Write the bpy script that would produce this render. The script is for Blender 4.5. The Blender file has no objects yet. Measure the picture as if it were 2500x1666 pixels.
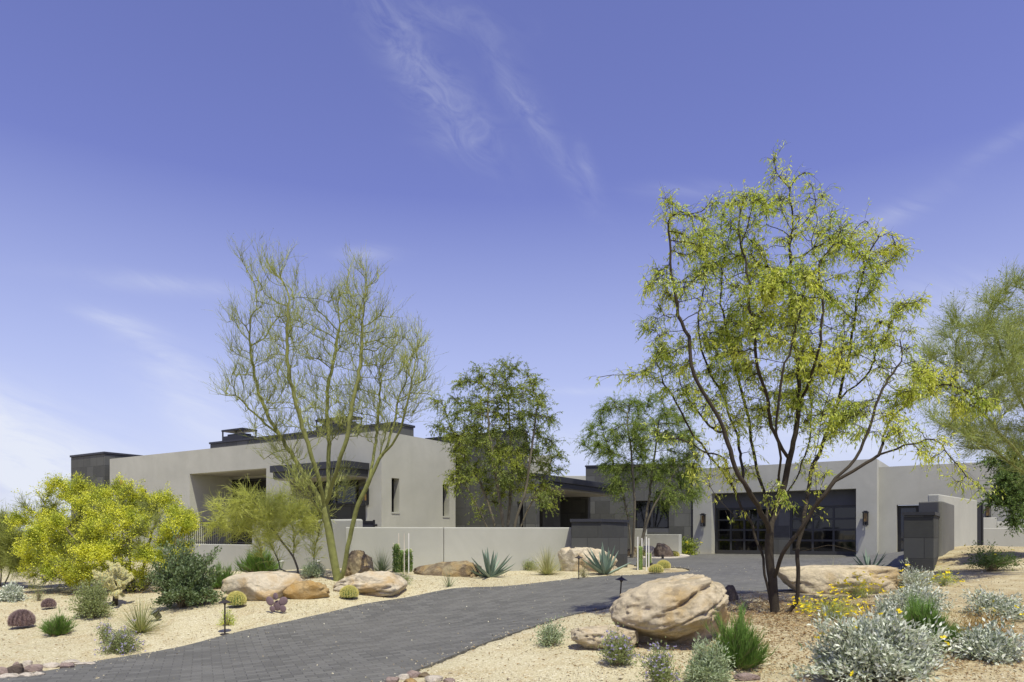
import bpy, bmesh, math, random
import numpy as np
from mathutils import Vector, Matrix, noise
from mathutils.geometry import delaunay_2d_cdt
# ------------------------------------------------------------ camera, light
F = 1700.0; CX = 1250.0; HY = 1304.0; EYE = 1.6     # focal length / horizon in units of a 2500 px wide frame
sc = bpy.context.scene
COL = sc.collection
cam = bpy.data.cameras.new('camera'); camo = bpy.data.objects.new('camera', cam); COL.objects.link(camo)
cam.sensor_width = 36; cam.lens = 36 * F / 2500; cam.shift_y = (HY - 833) / 2500
cam.clip_start = 0.05; cam.clip_end = 8000
camo.location = (0, 0, EYE); camo.rotation_euler = (math.radians(90), 0, 0)
sc.camera = camo
sc.view_settings.view_transform = 'Standard'; sc.view_settings.look = 'None'
sc.view_settings.exposure = 0.0; sc.view_settings.gamma = 1
TRAVEL = Vector((-0.17, 0.40, -1.0)).normalized()    # direction the sunlight travels
sun = bpy.data.lights.new('sun', 'SUN'); suno = bpy.data.objects.new('sun', sun); COL.objects.link(suno)
sun.energy = 5.0; sun.angle = math.radians(0.53); sun.color = (1.0, 0.97, 0.80)
suno.rotation_euler = TRAVEL.to_track_quat('-Z', 'Y').to_euler(); suno.location = (0, -5, 30)
world = bpy.data.worlds.new('World'); sc.world = world; world.use_nodes = True
def build_world():
    nt = world.node_tree; N = nt.nodes; L = nt.links
    for n in list(N): N.remove(n)
    out = N.new('ShaderNodeOutputWorld'); bg = N.new('ShaderNodeBackground'); bg.inputs['Strength'].default_value = 0.15
    L.new(bg.outputs[0], out.inputs[0])
    sky = N.new('ShaderNodeTexSky'); sky.sky_type = 'NISHITA'; sky.sun_disc = False
    sky.sun_elevation = math.asin(-TRAVEL.z); sky.sun_rotation = math.atan2(-TRAVEL.x, -TRAVEL.y)
    sky.altitude = 700; sky.air_density = 1.0; sky.dust_density = 0.6; sky.ozone_density = 2.0
    def put(s, v):
        if isinstance(v, (int, float)): s.default_value = v
        else: L.new(v, s)
    def m(op, a, b=0.0, clamp=False):
        n = N.new('ShaderNodeMath'); n.operation = op; n.use_clamp = clamp
        put(n.inputs[0], a); put(n.inputs[1], b); return n.outputs[0]
    def mix(f, a, b, t='MIX'):
        n = N.new('ShaderNodeMix'); n.data_type = 'RGBA'; n.blend_type = t
        put(n.inputs[0], f)
        for s, v in ((n.inputs[6], a), (n.inputs[7], b)):
            if isinstance(v, tuple): s.default_value = v
            else: L.new(v, s)
        return n.outputs[2]
    tc = N.new('ShaderNodeTexCoord'); sp = N.new('ShaderNodeSeparateXYZ'); L.new(tc.outputs['Generated'], sp.inputs[0])
    x, y, z = sp.outputs
    ys = m('MAXIMUM', y, 0.05)
    u = m('DIVIDE', x, ys); v = m('DIVIDE', z, ys)
    cx = N.new('ShaderNodeCombineXYZ'); L.new(u, cx.inputs[0]); L.new(v, cx.inputs[1])
    def fibre(rot, sx, sy, scale, det, seed, dist=0.6):
        mp = N.new('ShaderNodeMapping'); mp.inputs['Rotation'].default_value = (0, 0, rot)
        mp.inputs['Location'].default_value = (seed, seed * .7, 0)
        L.new(cx.outputs[0], mp.inputs[0])
        m2 = N.new('ShaderNodeMapping'); m2.inputs['Scale'].default_value = (sx, sy, 1); L.new(mp.outputs[0], m2.inputs[0])
        n = N.new('ShaderNodeTexNoise'); n.inputs['Scale'].default_value = scale; n.inputs['Detail'].default_value = det
        n.inputs['Roughness'].default_value = .62; n.inputs['Distortion'].default_value = dist
        L.new(m2.outputs[0], n.inputs['Vector']); return n.outputs[0]
    def blob(px, py, ang, la, lb, k):
        a = math.radians(ang); u0 = (px - CX) / F; v0 = (HY - py) / F
        du = m('SUBTRACT', u, u0); dv = m('SUBTRACT', v, v0)
        al = m('ADD', m('MULTIPLY', du, math.cos(a)), m('MULTIPLY', dv, math.sin(a)))
        ac = m('SUBTRACT', m('MULTIPLY', dv, math.cos(a)), m('MULTIPLY', du, math.sin(a)))
        q = m('ADD', m('POWER', m('DIVIDE', al, la / F), 2.0), m('POWER', m('DIVIDE', ac, lb / F), 2.0))
        return m('MULTIPLY', m('POWER', 2.718, m('MULTIPLY', q, -1.0)), k)
    def total(bl):
        t = 0.0
        for b in bl:
            t = blob(*b) if isinstance(t, float) else m('ADD', t, blob(*b))
        return t
    # high thin cirrus in the upper middle (running down to the right), soft veils low on both sides
    n1 = fibre(math.radians(40), 1.0, 1.9, 13.0, 12, 3.1, 1.4)
    t1 = total([(985, 110, -55, 190, 55, .7), (1100, 260, -48, 160, 60, .75), (1330, 330, -55, 200, 30, .6), (1435, 410, -70, 60, 18, .5),
                (1080, 40, -10, 160, 40, .45), (1250, 190, -60, 120, 40, .35), (1120, 340, 0, 90, 40, .35)])
    n2 = fibre(math.radians(18), .8, 3.2, 6.5, 12, 8.4, 1.0)
    t2 = total([(40, 1080, -24, 380, 95, 2.2), (120, 1190, -10, 300, 40, 1.2), (500, 1010, -40, 190, 80, .8), (370, 690, -6, 220, 22, .5), (280, 780, -12, 90, 16, .5),
                (380, 850, -28, 150, 28, .6), (2160, 535, 24, 130, 26, .5), (2450, 350, 30, 120, 22, .25), (2230, 760, 5, 260, 70, .75),
                (2330, 900, 5, 330, 90, 1.3), (2150, 1080, 0, 420, 60, .8), (1400, 955, 0, 160, 10, .5), (1500, 1090, 0, 300, 50, .6),
                (900, 620, 0, 70, 18, .35), (1680, 465, 0, 120, 22, .25), (200, 1230, 0, 500, 70, .9)])
    def curve(n, lo, hi):
        r = N.new('ShaderNodeMapRange'); r.inputs['From Min'].default_value = lo; r.inputs['From Max'].default_value = hi
        L.new(n, r.inputs['Value']); return r.outputs[0]
    c = m('ADD', m('MULTIPLY', curve(n1, .34, .82), m('MULTIPLY', t1, .62)), m('MULTIPLY', curve(n2, .28, .72), m('MULTIPLY', t2, 1.25)))
    front = m('GREATER_THAN', y, 0.06)
    c = m('MULTIPLY', m('MINIMUM', m('MULTIPLY', c, .5), .8), front)
    tint = mix(1.0, sky.outputs[0], SKY_TINT, 'MULTIPLY')
    c2 = m('MAXIMUM', m('SUBTRACT', 1.0, m('MULTIPLY', m('ABSOLUTE', z), 2.3)), 0.0); col = mix(m('MULTIPLY', c2, .9), tint, HAZE); col = mix(c, col, CLOUD)
    L.new(col, bg.inputs[0])
SKY_TINT = (1.12, .84, 1.17, 1); CLOUD = (5.5, 5.75, 6.3, 1); HAZE = (3.9, 4.45, 5.5, 1)
build_world()
# ------------------------------------------------------------ helpers
def W(px, py, Y): return Vector(((px - CX) / F * Y, Y, EYE - (py - HY) / F * Y))
def rot90(u): return Vector((-u[1], u[0]))
MATS = {}
def newmat(name):
    mt = bpy.data.materials.new(name); mt.use_nodes = True; MATS[name] = mt
    nt = mt.node_tree; b = nt.nodes['Principled BSDF']; return mt, nt, b
def nd(nt, t, **k):
    n = nt.nodes.new(t)
    for a, v in k.items():
        if hasattr(n, a): setattr(n, a, v)
        else: n.inputs[a.replace('_', ' ')].default_value = v
    return n
def c4(c): return (c[0], c[1], c[2], 1)
def ramp(nt, fac, stops):
    r = nt.nodes.new('ShaderNodeValToRGB'); e = r.color_ramp.elements
    while len(e) < len(stops): e.new(0.5)
    for i, (p, c) in enumerate(stops): e[i].position = p; e[i].color = c4(c)
    nt.links.new(fac, r.inputs[0]); return r.outputs[0]
def mixc(nt, f, a, b, t='MIX'):
    n = nt.nodes.new('ShaderNodeMix'); n.data_type = 'RGBA'; n.blend_type = t
    for s, v in ((n.inputs[0], f), (n.inputs[6], a), (n.inputs[7], b)):
        if isinstance(v, (int, float)): s.default_value = v
        elif isinstance(v, tuple): s.default_value = c4(v)
        else: nt.links.new(v, s)
    return n.outputs[2]
def noisen(nt, vec, scale, det=5, rough=.55, dist=0):
    n = nd(nt, 'ShaderNodeTexNoise', Scale=scale, Detail=det, Roughness=rough, Distortion=dist)
    if vec is not None: nt.links.new(vec, n.inputs['Vector'])
    return n.outputs[0]
def maprange(nt, v, a, b, c=0, d=1):
    n = nt.nodes.new('ShaderNodeMapRange'); nt.links.new(v, n.inputs[0])
    for i, q in enumerate((a, b, c, d)): n.inputs[i + 1].default_value = q
    return n.outputs[0]
def bump(nt, b, hgt, dist, strength=1.0):
    n = nd(nt, 'ShaderNodeBump', Strength=strength, Distance=dist); nt.links.new(hgt, n.inputs['Height'])
    nt.links.new(n.outputs[0], b.inputs['Normal']); return n
def objco(nt): return nt.nodes.new('ShaderNodeTexCoord').outputs['Object']
def plain(name, col, rough=.6, metal=0, spec=.5, var=.12, vs=6, bmp=0):
    mt, nt, b = newmat(name); o = objco(nt)
    n = noisen(nt, o, vs, 4)
    c = mixc(nt, n, tuple(x * (1 - var) for x in col), tuple(min(1, x * (1 + var)) for x in col))
    nt.links.new(c, b.inputs['Base Color']); b.inputs['Roughness'].default_value = rough
    b.inputs['Metallic'].default_value = metal; b.inputs['Specular IOR Level'].default_value = spec
    if bmp: bump(nt, b, noisen(nt, o, vs * 8, 4), bmp)
    return mt
def leafmat(name, stops, trans=.35, patch=None, pscale=1.6, rough=.55, spec=.3, tcol=None):
    """per-leaf random colour, patches of another tint; part of the light passes through"""
    mt, nt, b = newmat(name); L = nt.links
    g = nt.nodes.new('ShaderNodeNewGeometry')
    k = len(stops); col = ramp(nt, g.outputs['Random Per Island'], [(i / (k - 1), c) for i, c in enumerate(stops)])
    if patch:
        f = maprange(nt, noisen(nt, objco(nt), pscale, 3), .45, .62); col = mixc(nt, f, col, patch)
    L.new(col, b.inputs['Base Color']); b.inputs['Roughness'].default_value = rough; b.inputs['Specular IOR Level'].default_value = spec
    if trans > 0:
        t = nt.nodes.new('ShaderNodeBsdfTranslucent')
        L.new(mixc(nt, 1.0, col, tcol or (1.5, 1.45, .7), 'MULTIPLY'), t.inputs[0])
        mx = nt.nodes.new('ShaderNodeMixShader'); mx.inputs[0].default_value = trans
        L.new(b.outputs[0], mx.inputs[1]); L.new(t.outputs[0], mx.inputs[2])
        L.new(mx.outputs[0], nt.nodes['Material Output'].inputs[0])
    return mt
def stucco(name, col):
    mt, nt, b = newmat(name); o = objco(nt)
    n1 = noisen(nt, o, .55, 5, .6, .4); n2 = noisen(nt, o, 3.2, 5, .6, .6)
    mp = nd(nt, 'ShaderNodeMapping'); mp.inputs['Scale'].default_value = (1.5, 1.5, .3); nt.links.new(o, mp.inputs[0])
    n3 = noisen(nt, mp.outputs[0], 1.4, 4)
    c = mixc(nt, maprange(nt, n1, .3, .7), tuple(x * .88 for x in col), tuple(x * 1.08 for x in col))
    c = mixc(nt, maprange(nt, n2, .52, .75, 0, .16), c, (col[0] * .84, col[1] * .82, col[2] * .80))
    c = mixc(nt, maprange(nt, n3, .5, .75, 0, .25), c, (col[0] * .8, col[1] * .8, col[2] * .78))
    nt.links.new(c, b.inputs['Base Color']); b.inputs['Roughness'].default_value = .9; b.inputs['Specular IOR Level'].default_value = .2
    bump(nt, b, noisen(nt, o, 38, 6, .7), .006, .7); return mt
def stonetile(name, col, w=.62, h=.42, joint=(.07, .07, .072), offset=.5):
    mt, nt, b = newmat(name); o = objco(nt); L = nt.links
    s = nt.nodes.new('ShaderNodeSeparateXYZ'); L.new(o, s.inputs[0])
    a = nt.nodes.new('ShaderNodeMath'); L.new(s.outputs[0], a.inputs[0]); L.new(s.outputs[1], a.inputs[1])
    cv = nt.nodes.new('ShaderNodeCombineXYZ'); L.new(a.outputs[0], cv.inputs[0]); L.new(s.outputs[2], cv.inputs[1])
    br = nd(nt, 'ShaderNodeTexBrick', offset=offset, squash=1.0)
    for k, v in (('Scale', 1.0), ('Mortar Size', .011), ('Mortar Smooth', .2), ('Brick Width', w), ('Row Height', h), ('Bias', 0.0)): br.inputs[k].default_value = v
    br.inputs['Color1'].default_value = c4(tuple(x * .66 for x in col)); br.inputs['Color2'].default_value = c4(tuple(x * 1.36 for x in col))
    br.inputs['Mortar'].default_value = c4(joint); L.new(cv.outputs[0], br.inputs['Vector'])
    c = mixc(nt, maprange(nt, noisen(nt, o, 5, 6, .65), .3, .75, 0, .4), br.outputs[0], tuple(x * 1.25 for x in col))
    c = mixc(nt, maprange(nt, noisen(nt, o, 1.3, 4), .45, .75, 0, .35), c, tuple(x * .7 for x in col))
    L.new(c, b.inputs['Base Color']); b.inputs['Roughness'].default_value = .75; b.inputs['Specular IOR Level'].default_value = .3
    hm = mixc(nt, .35, br.outputs['Fac'], noisen(nt, o, 22, 6, .7))
    iv = nd(nt, 'ShaderNodeMath', operation='MULTIPLY'); L.new(hm, iv.inputs[0]); iv.inputs[1].default_value = -1
    bump(nt, b, iv.outputs[0], .008, .7); return mt
def rockmat(name, base, stain, dark, sa=.5, da=.35):
    mt, nt, b = newmat(name); o = objco(nt); L = nt.links
    n1 = noisen(nt, o, 1.5, 7, .62, .7); n2 = noisen(nt, o, 7, 7, .68, .3); n3 = noisen(nt, o, 42, 5, .75)
    c = mixc(nt, maprange(nt, n2, .3, .7), tuple(x * .78 for x in base), tuple(min(.8, x * 1.15) for x in base))
    c = mixc(nt, maprange(nt, n1, 1 - sa - .06, 1 - sa + .1, 0, .85), c, stain)
    v2 = noisen(nt, nd_off(nt, o, 7.3), 2.3, 7, .66, 1.0)
    c = mixc(nt, maprange(nt, v2, .98 - da, 1.1 - da, 0, .75), c, dark)
    c = mixc(nt, maprange(nt, n3, .56, .72, 0, .5), c, tuple(x * .5 for x in base))
    c = mixc(nt, maprange(nt, noisen(nt, nd_off(nt, o, 3.1), 26, 5, .7), .58, .7, 0, .45), c, tuple(min(.85, x * 1.45) for x in base))
    w = nd(nt, 'ShaderNodeTexWave', Scale=1.3, Distortion=9.0, Detail=5.0); w.inputs['Detail Scale'].default_value = 1.6; w.bands_direction = 'Z'; L.new(o, w.inputs['Vector'])
    c = mixc(nt, maprange(nt, w.outputs[1], .0, .14, .42, 0), c, tuple(x * .42 for x in base))
    L.new(c, b.inputs['Base Color']); b.inputs['Roughness'].default_value = .92; b.inputs['Specular IOR Level'].default_value = .2
    hm = mixc(nt, .5, mixc(nt, .3, n2, w.outputs[1]), noisen(nt, o, 20, 8, .8)); bump(nt, b, hm, .07, 1.0); return mt
def nd_off(nt, o, k):
    mp = nt.nodes.new('ShaderNodeMapping'); mp.inputs['Location'].default_value = (k, k * 1.7, -k); nt.links.new(o, mp.inputs[0]); return mp.outputs[0]

WM = {}
def attach(o, world_m, parent=None):
    COL.objects.link(o); WM[o] = world_m.copy()
    if parent is not None:
        o.parent = parent; o.matrix_parent_inverse = WM[parent].inverted()
    o.matrix_basis = world_m
    return o
def tag(o, label=None, cat=None, group=None, kind=None):
    if label: o['label'] = label
    if cat: o['category'] = cat
    if group: o['group'] = group
    if kind: o['kind'] = kind
    return o
def empty(name, loc, label=None, cat=None, group=None, kind=None):
    o = bpy.data.objects.new(name, None); o.empty_display_size = .2
    attach(o, Matrix.Translation(Vector(loc))); tag(o, label, cat, group, kind); return o
class G:
    """collects geometry, then builds ONE mesh object"""
    def __init__(s): s.V = []; s.Q = []; s.T = []; s.n = 0
    def add(s, V, Q=None, T=None):
        V = np.asarray(V, dtype=np.float64).reshape(-1, 3)
        if Q is not None and len(Q): s.Q.append(np.asarray(Q, dtype=np.int64).reshape(-1, 4) + s.n)
        if T is not None and len(T): s.T.append(np.asarray(T, dtype=np.int64).reshape(-1, 3) + s.n)
        s.V.append(V); s.n += len(V); return s
    def quads(s, P):                                   # P (n,4,3)
        P = np.asarray(P); n = len(P); return s.add(P.reshape(-1, 3), np.arange(4 * n).reshape(-1, 4))
    def box(s, x0, x1, y0, y1, z0, z1):
        V = [(x, y, z) for z in (z0, z1) for y in (y0, y1) for x in (x0, x1)]
        return s.add(V, [(0, 2, 3, 1), (4, 5, 7, 6), (0, 1, 5, 4), (2, 6, 7, 3), (0, 4, 6, 2), (1, 3, 7, 5)])
    def sticks(s, p0, p1, r0, r1, k=3):
        p0 = np.asarray(p0, float); p1 = np.asarray(p1, float); n = len(p0)
        if n == 0: return s
        d = p1 - p0; d /= (np.linalg.norm(d, axis=1, keepdims=True) + 1e-9)
        a = np.where(np.abs(d[:, 2:3]) < .9, np.array([[0, 0, 1.]]), np.array([[1., 0, 0]]))
        u = np.cross(d, a); u /= (np.linalg.norm(u, axis=1, keepdims=True) + 1e-9); v = np.cross(d, u)
        r0 = np.broadcast_to(np.asarray(r0, float), (n,))[:, None]; r1 = np.broadcast_to(np.asarray(r1, float), (n,))[:, None]
        rings = []
        for P, r in ((p0, r0), (p1, r1)):
            for j in range(k):
                t = 2 * math.pi * j / k; rings.append(P + (u * math.cos(t) + v * math.sin(t)) * r)
        V = np.stack(rings, 1).reshape(-1, 3)
        base = (np.arange(n) * 2 * k)[:, None]
        q = np.array([[j, (j + 1) % k, k + (j + 1) % k, k + j] for j in range(k)]).reshape(1, -1)
        return s.add(V, (base + q).reshape(-1, 4))
    def tube(s, pts, rad, k=6, cap=True):
        pts = np.asarray(pts, float); n = len(pts)
        if n < 2: return s
        t = np.gradient(pts, axis=0); t /= (np.linalg.norm(t, axis=1, keepdims=True) + 1e-9)
        a = np.array([0, 0, 1.]) if abs(t[0, 2]) < .9 else np.array([1., 0, 0])
        u = np.cross(t[0], a); u /= np.linalg.norm(u); V = []
        ang = np.arange(k) * 2 * math.pi / k; ca = np.cos(ang)[:, None]; sa = np.sin(ang)[:, None]
        for i in range(n):
            u = u - t[i] * np.dot(u, t[i]); u /= (np.linalg.norm(u) + 1e-9); w = np.cross(t[i], u)
            V.append(pts[i] + (ca * u + sa * w) * rad[i])
        Q = [(i * k + j, i * k + (j + 1) % k, (i + 1) * k + (j + 1) % k, (i + 1) * k + j) for i in range(n - 1) for j in range(k)]
        V = np.concatenate(V); T = []
        if cap:
            V = np.concatenate([V, pts[:1], pts[-1:]]); a0 = n * k; T = [(a0, (j + 1) % k, j) for j in range(k)] + [(a0 + 1, (n - 1) * k + j, (n - 1) * k + (j + 1) % k) for j in range(k)]
        return s.add(V, Q, T)
    def lathe(s, prof, k=16, c=(0, 0, 0)):
        V = []; n = len(prof)
        for r, z in prof:
            for j in range(k):
                a = 2 * math.pi * j / k; V.append((c[0] + r * math.cos(a), c[1] + r * math.sin(a), c[2] + z))
        Q = [(i * k + j, i * k + (j + 1) % k, (i + 1) * k + (j + 1) % k, (i + 1) * k + j) for i in range(n - 1) for j in range(k)]
        return s.add(V, Q)
    def build(s, name, mat, parent=None, M=None, smooth=False, bevel=0, kind=None):
        me = bpy.data.meshes.new(name); V = np.concatenate(s.V) if s.V else np.zeros((0, 3))
        Q = np.concatenate(s.Q) if s.Q else np.zeros((0, 4), int); T = np.concatenate(s.T) if s.T else np.zeros((0, 3), int)
        me.vertices.add(len(V)); me.vertices.foreach_set('co', V.ravel().astype(np.float32))
        nl = Q.size + T.size; me.loops.add(nl); me.loops.foreach_set('vertex_index', np.concatenate([Q.ravel(), T.ravel()]).astype(np.int32))
        me.polygons.add(len(Q) + len(T))
        st = np.concatenate([np.arange(len(Q)) * 4, Q.size + np.arange(len(T)) * 3]).astype(np.int32)
        me.polygons.foreach_set('loop_start', st)
        me.polygons.foreach_set('use_smooth', np.full(len(st), bool(smooth)))
        me.update(calc_edges=True); me.validate()
        me.materials.append(mat); o = bpy.data.objects.new(name, me)
        if M is None: M = WM[parent] if parent is not None else Matrix.Identity(4)
        attach(o, M, parent)
        if bevel:
            md = o.modifiers.new('bevel', 'BEVEL'); md.width = bevel; md.segments = 2; md.limit_method = 'ANGLE'; md.angle_limit = math.radians(50)
        if kind: o['kind'] = kind
        return o
# ------------------------------------------------------------ terrain
ctl = [(60,1648,8.65),(0,1666,8.2),(549,1550,11.5),(238,1616,9.7),(425,1584,10.6),(787,1500,13),(1000,1459,14.6),(1200,1434,15.7),(1383,1416,16.7),
 (1542,1405,17.6),(1679,1395,18.4),(38,1535,12.3),(128,1553,11.6),(275,1597,10.2),(333,1547,11.6),(425,1490,13.4),(205,1515,12.8),(276,1475,14.2),
 (20,1465,14.5),(330,1445,17),(10,1425,19),(570,1486,13),(675,1497,12.8),(620,1402,18.5),(650,1467,13.7),(715,1399,18),(825,1410,16),(847,1467,13.9),
 (990,1450,14.9),(870,1410,16.2),(930,1398,17.8),(1195,1408,17.6),(1257,1397,19.3),(1096,1432,15.4),(1337,1404,18),(1480,1402,17.9),(1605,1400,18.2),
 (1532,1384,20.5),(1654,1387,19.5),(1700,1375,24),(1850,1365,28),(1545,1363,29),(1695,1352,35),(2141,1360,30.3),(2205,1402,17),(2100,1390,19),(1900,1380,22),
 (1809,1449,13),(1871,1446,13.3),(1490,1484,12.3),(1428,1496,11.9),(1300,1532,10.7),(945,1666,7.5),(1890,1497,10.5),(1600,1590,8.6),(1400,1585,8.9),
 (1345,1577,9.1),(1200,1640,7.9),(1510,1640,7.6),(1738,1690,6.9),(1810,1620,8),(2170,1650,7),(2400,1640,7),(2050,1450,13),(2200,1412,15),(2280,1400,15.5),
 (2300,1360,18),(2361,1333,22),(2450,1336,21),(2500,1335,20),(2440,1380,16),(2400,1440,12.5),(2300,1500,10),(2490,1500,10),(2490,1590,8),(614,1396,22.3),(1700,1410,16.5)]
CP = [tuple(W(*c)) for c in ctl] + [(0,0,0),(-6,0,-.1),(6,0,.05),(-5,5,-.15),(5,5,.05),(0,4,0),(0,26,.6),(-6,27,.6),(-12,30,.45),(-20,32,.25),(-26,25,.1),(-19,18,.1),
 (-32,42,0),(0,46,.6),(14,40,.62),(32,42,1.0),(27,26,1.3),(20,13,.9),(15,5,.4),(-16,8,-.2),(-14,14,.1),(22,32,.9),(5,24,.6),(12,26,.6),(8,30,.6)]
CP = np.array(CP)
def kern(r2): return np.sqrt(r2 + 1.0)
A_ = kern(((CP[:, None, :2] - CP[None, :, :2]) ** 2).sum(-1)); nC = len(CP)
M_ = np.zeros((nC + 1, nC + 1)); M_[:nC, :nC] = A_ - np.eye(nC) * .02; M_[:nC, nC] = 1; M_[nC, :nC] = 1
WT = np.linalg.solve(M_, np.append(CP[:, 2], 0))
def hgt(x, y):
    x = np.atleast_1d(np.asarray(x, float)); y = np.atleast_1d(np.asarray(y, float)); out = np.empty(x.shape); sh = x.shape
    xf = x.ravel(); yf = y.ravel(); o = np.empty(len(xf))
    for i in range(0, len(xf), 20000):
        a = xf[i:i+20000]; b = yf[i:i+20000]
        o[i:i+20000] = kern((a[:, None] - CP[None, :, 0]) ** 2 + (b[:, None] - CP[None, :, 1]) ** 2) @ WT[:nC] + WT[nC]
    d = np.hypot(xf, yf - 20); w = np.clip((d - 35) / 40, 0, 1); w = w * w * (3 - 2 * w)
    return (o * (1 - w) + .0 * w).reshape(sh)
def h1(x, y): return float(hgt(x, y)[0])
def hit(px, py):
    Y = np.concatenate([np.arange(5, 40, .02), np.arange(40, 90, .25)]); r = (px - CX) / F
    d = (EYE - (py - HY) / F * Y) - hgt(r * Y, Y)
    i = np.argmax(d <= 0)
    if d[i] > 0: i = len(Y) - 1
    y = Y[i]; return Vector((r * y, y, h1(r * y, y)))
def catmull(P, n=8, closed=False):
    P = [np.array(p, float) for p in P]; out = []; m = len(P)
    for i in range(m if closed else m - 1):
        g = (lambda k: P[k % m]) if closed else (lambda k: P[min(max(k, 0), m - 1)])
        a, b, c, d = g(i - 1), g(i), g(i + 1), g(i + 2)
        for j in range(n):
            t = j / n; out.append(.5 * ((2 * b) + (c - a) * t + (2 * a - 5 * b + 4 * c - d) * t * t + (3 * b - a - 3 * c + d) * t ** 3))
    if not closed: out.append(P[-1])
    return out
def gp(px, py): v = hit(px, py); return (v.x, v.y)
def inside(poly, x, y):
    poly = np.asarray(poly); r = np.zeros(x.shape, bool); j = len(poly) - 1
    for i in range(len(poly)):
        xi, yi = poly[i]; xj, yj = poly[j]
        c = ((yi > y) != (yj > y)) & (x < (xj - xi) * (y - yi) / ((yj - yi) + 1e-12) + xi); r ^= c; j = i
    return r
left_e = [(-9.2, 4.6), (-7.6, 6.9)] + [gp(*p) for p in [(68,1646),(238,1616),(425,1584),(552,1552),(700,1520),(787,1500),(1000,1459),(1200,1434),(1383,1416),(1542,1405),(1620,1400)]]
left_e = catmull(left_e, 6)
tip = catmull([gp(1620,1400), gp(1672,1397), gp(1684,1393), gp(1668,1388), gp(1620,1385)], 6)[1:]
back = [(3.72, 20.7), (3.9, 24.0), (3.2, 27.5), (3.0, 34.4)]
garage_front = [(9.0, 34.75), (16.6, 30.5), (16.9, 29.2), (13.0, 22.0), (10.1, 17.3), (9.5, 16.9)]
right_e = [gp(*p) for p in [(1960,1440),(1871,1446),(1809,1449),(1700,1455),(1590,1468),(1490,1484),(1428,1496),(1374,1508),(1300,1532),(1150,1585),(1040,1630),(945,1666)]] + [(-2.2, 5.6), (-3.4, 4.2)]
right_e = catmull([(9.4, 16.3), (7.6, 14.6)] + right_e, 6)
DRIVE = [tuple(map(float, p)) for p in left_e + tip] + back + garage_front + [tuple(map(float, p)) for p in right_e]
def edge_dist(poly, x, y):
    P = np.asarray(poly); Q = np.roll(P, -1, axis=0); best = np.full(x.shape, 1e9)
    for a, b in zip(P, Q):
        ab = b - a; t = np.clip(((x - a[0]) * ab[0] + (y - a[1]) * ab[1]) / (ab @ ab + 1e-9), 0, 1)
        best = np.minimum(best, np.hypot(x - a[0] - t * ab[0], y - a[1] - t * ab[1]))
    return best
def sheet(poly, dz, spacing, skirt, name, mat):
    """a sheet draped over the ground inside an outline, with a real edge"""
    P = np.asarray(poly); lo = P.min(0); hi = P.max(0)
    gx, gy = np.meshgrid(np.arange(lo[0], hi[0], spacing), np.arange(lo[1], hi[1], spacing))
    gx = gx.ravel() + 1e-4; gy = gy.ravel(); k = inside(poly, gx, gy); gx = gx[k]; gy = gy[k]
    k = edge_dist(poly, gx, gy) > spacing * .45; gx = gx[k]; gy = gy[k]
    pts = [Vector(p) for p in poly] + [Vector((a, b)) for a, b in zip(gx, gy)]; n = len(poly)
    r = delaunay_2d_cdt(pts, [(i, (i + 1) % n) for i in range(n)], [], 1, 1e-5)
    v2 = np.array([tuple(v) for v in r[0]]); z = hgt(v2[:, 0], v2[:, 1]) + dz
    V = np.column_stack([v2, z]); g = G(); g.add(V, T=[f for f in r[2] if len(f) == 3])
    zb = hgt(P[:, 0], P[:, 1]) + dz
    top = np.column_stack([P, zb]); bot = np.column_stack([P, zb - skirt]); idx = [(i, (i + 1) % n, n + (i + 1) % n, n + i) for i in range(n)]
    g.add(np.concatenate([top, bot]), idx)
    return g.build(name, mat, kind='structure')
# ------------------------------------------------------------ ground and drive
def ground_material():
    mt, nt, b = newmat('sand'); o = objco(nt); L = nt.links
    c = mixc(nt, maprange(nt, noisen(nt, o, .35, 5, .6, .5), .35, .65), (.43, .385, .24), (.53, .475, .315))
    c = mixc(nt, maprange(nt, noisen(nt, o, 1.7, 7, .7, .8), .48, .68, 0, .6), c, (.37, .28, .14))
    c = mixc(nt, maprange(nt, noisen(nt, o, 9, 6, .75), .55, .75, 0, .45), c, (.30, .235, .13))
    v = nd(nt, 'ShaderNodeTexVoronoi', Scale=55.0); L.new(o, v.inputs['Vector'])
    s = nt.nodes.new('ShaderNodeSeparateColor'); L.new(v.outputs['Color'], s.inputs[0])
    c = mixc(nt, maprange(nt, s.outputs[0], .72, .98, 0, .75), c, (.68, .63, .47))
    c = mixc(nt, maprange(nt, s.outputs[1], .8, .98, 0, .7), c, (.22, .17, .10))
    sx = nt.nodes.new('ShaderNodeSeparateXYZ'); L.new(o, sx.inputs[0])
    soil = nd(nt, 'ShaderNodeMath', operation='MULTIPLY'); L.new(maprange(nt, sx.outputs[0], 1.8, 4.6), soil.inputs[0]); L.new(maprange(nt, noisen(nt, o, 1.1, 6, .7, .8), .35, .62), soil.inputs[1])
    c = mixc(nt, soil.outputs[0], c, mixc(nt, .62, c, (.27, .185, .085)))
    L.new(c, b.inputs['Base Color']); b.inputs['Roughness'].default_value = .97; b.inputs['Specular IOR Level'].default_value = .1
    hm = mixc(nt, .5, noisen(nt, o, 14, 8, .8), v.outputs['Distance']); bump(nt, b, hm, .02, .9); return mt
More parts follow.
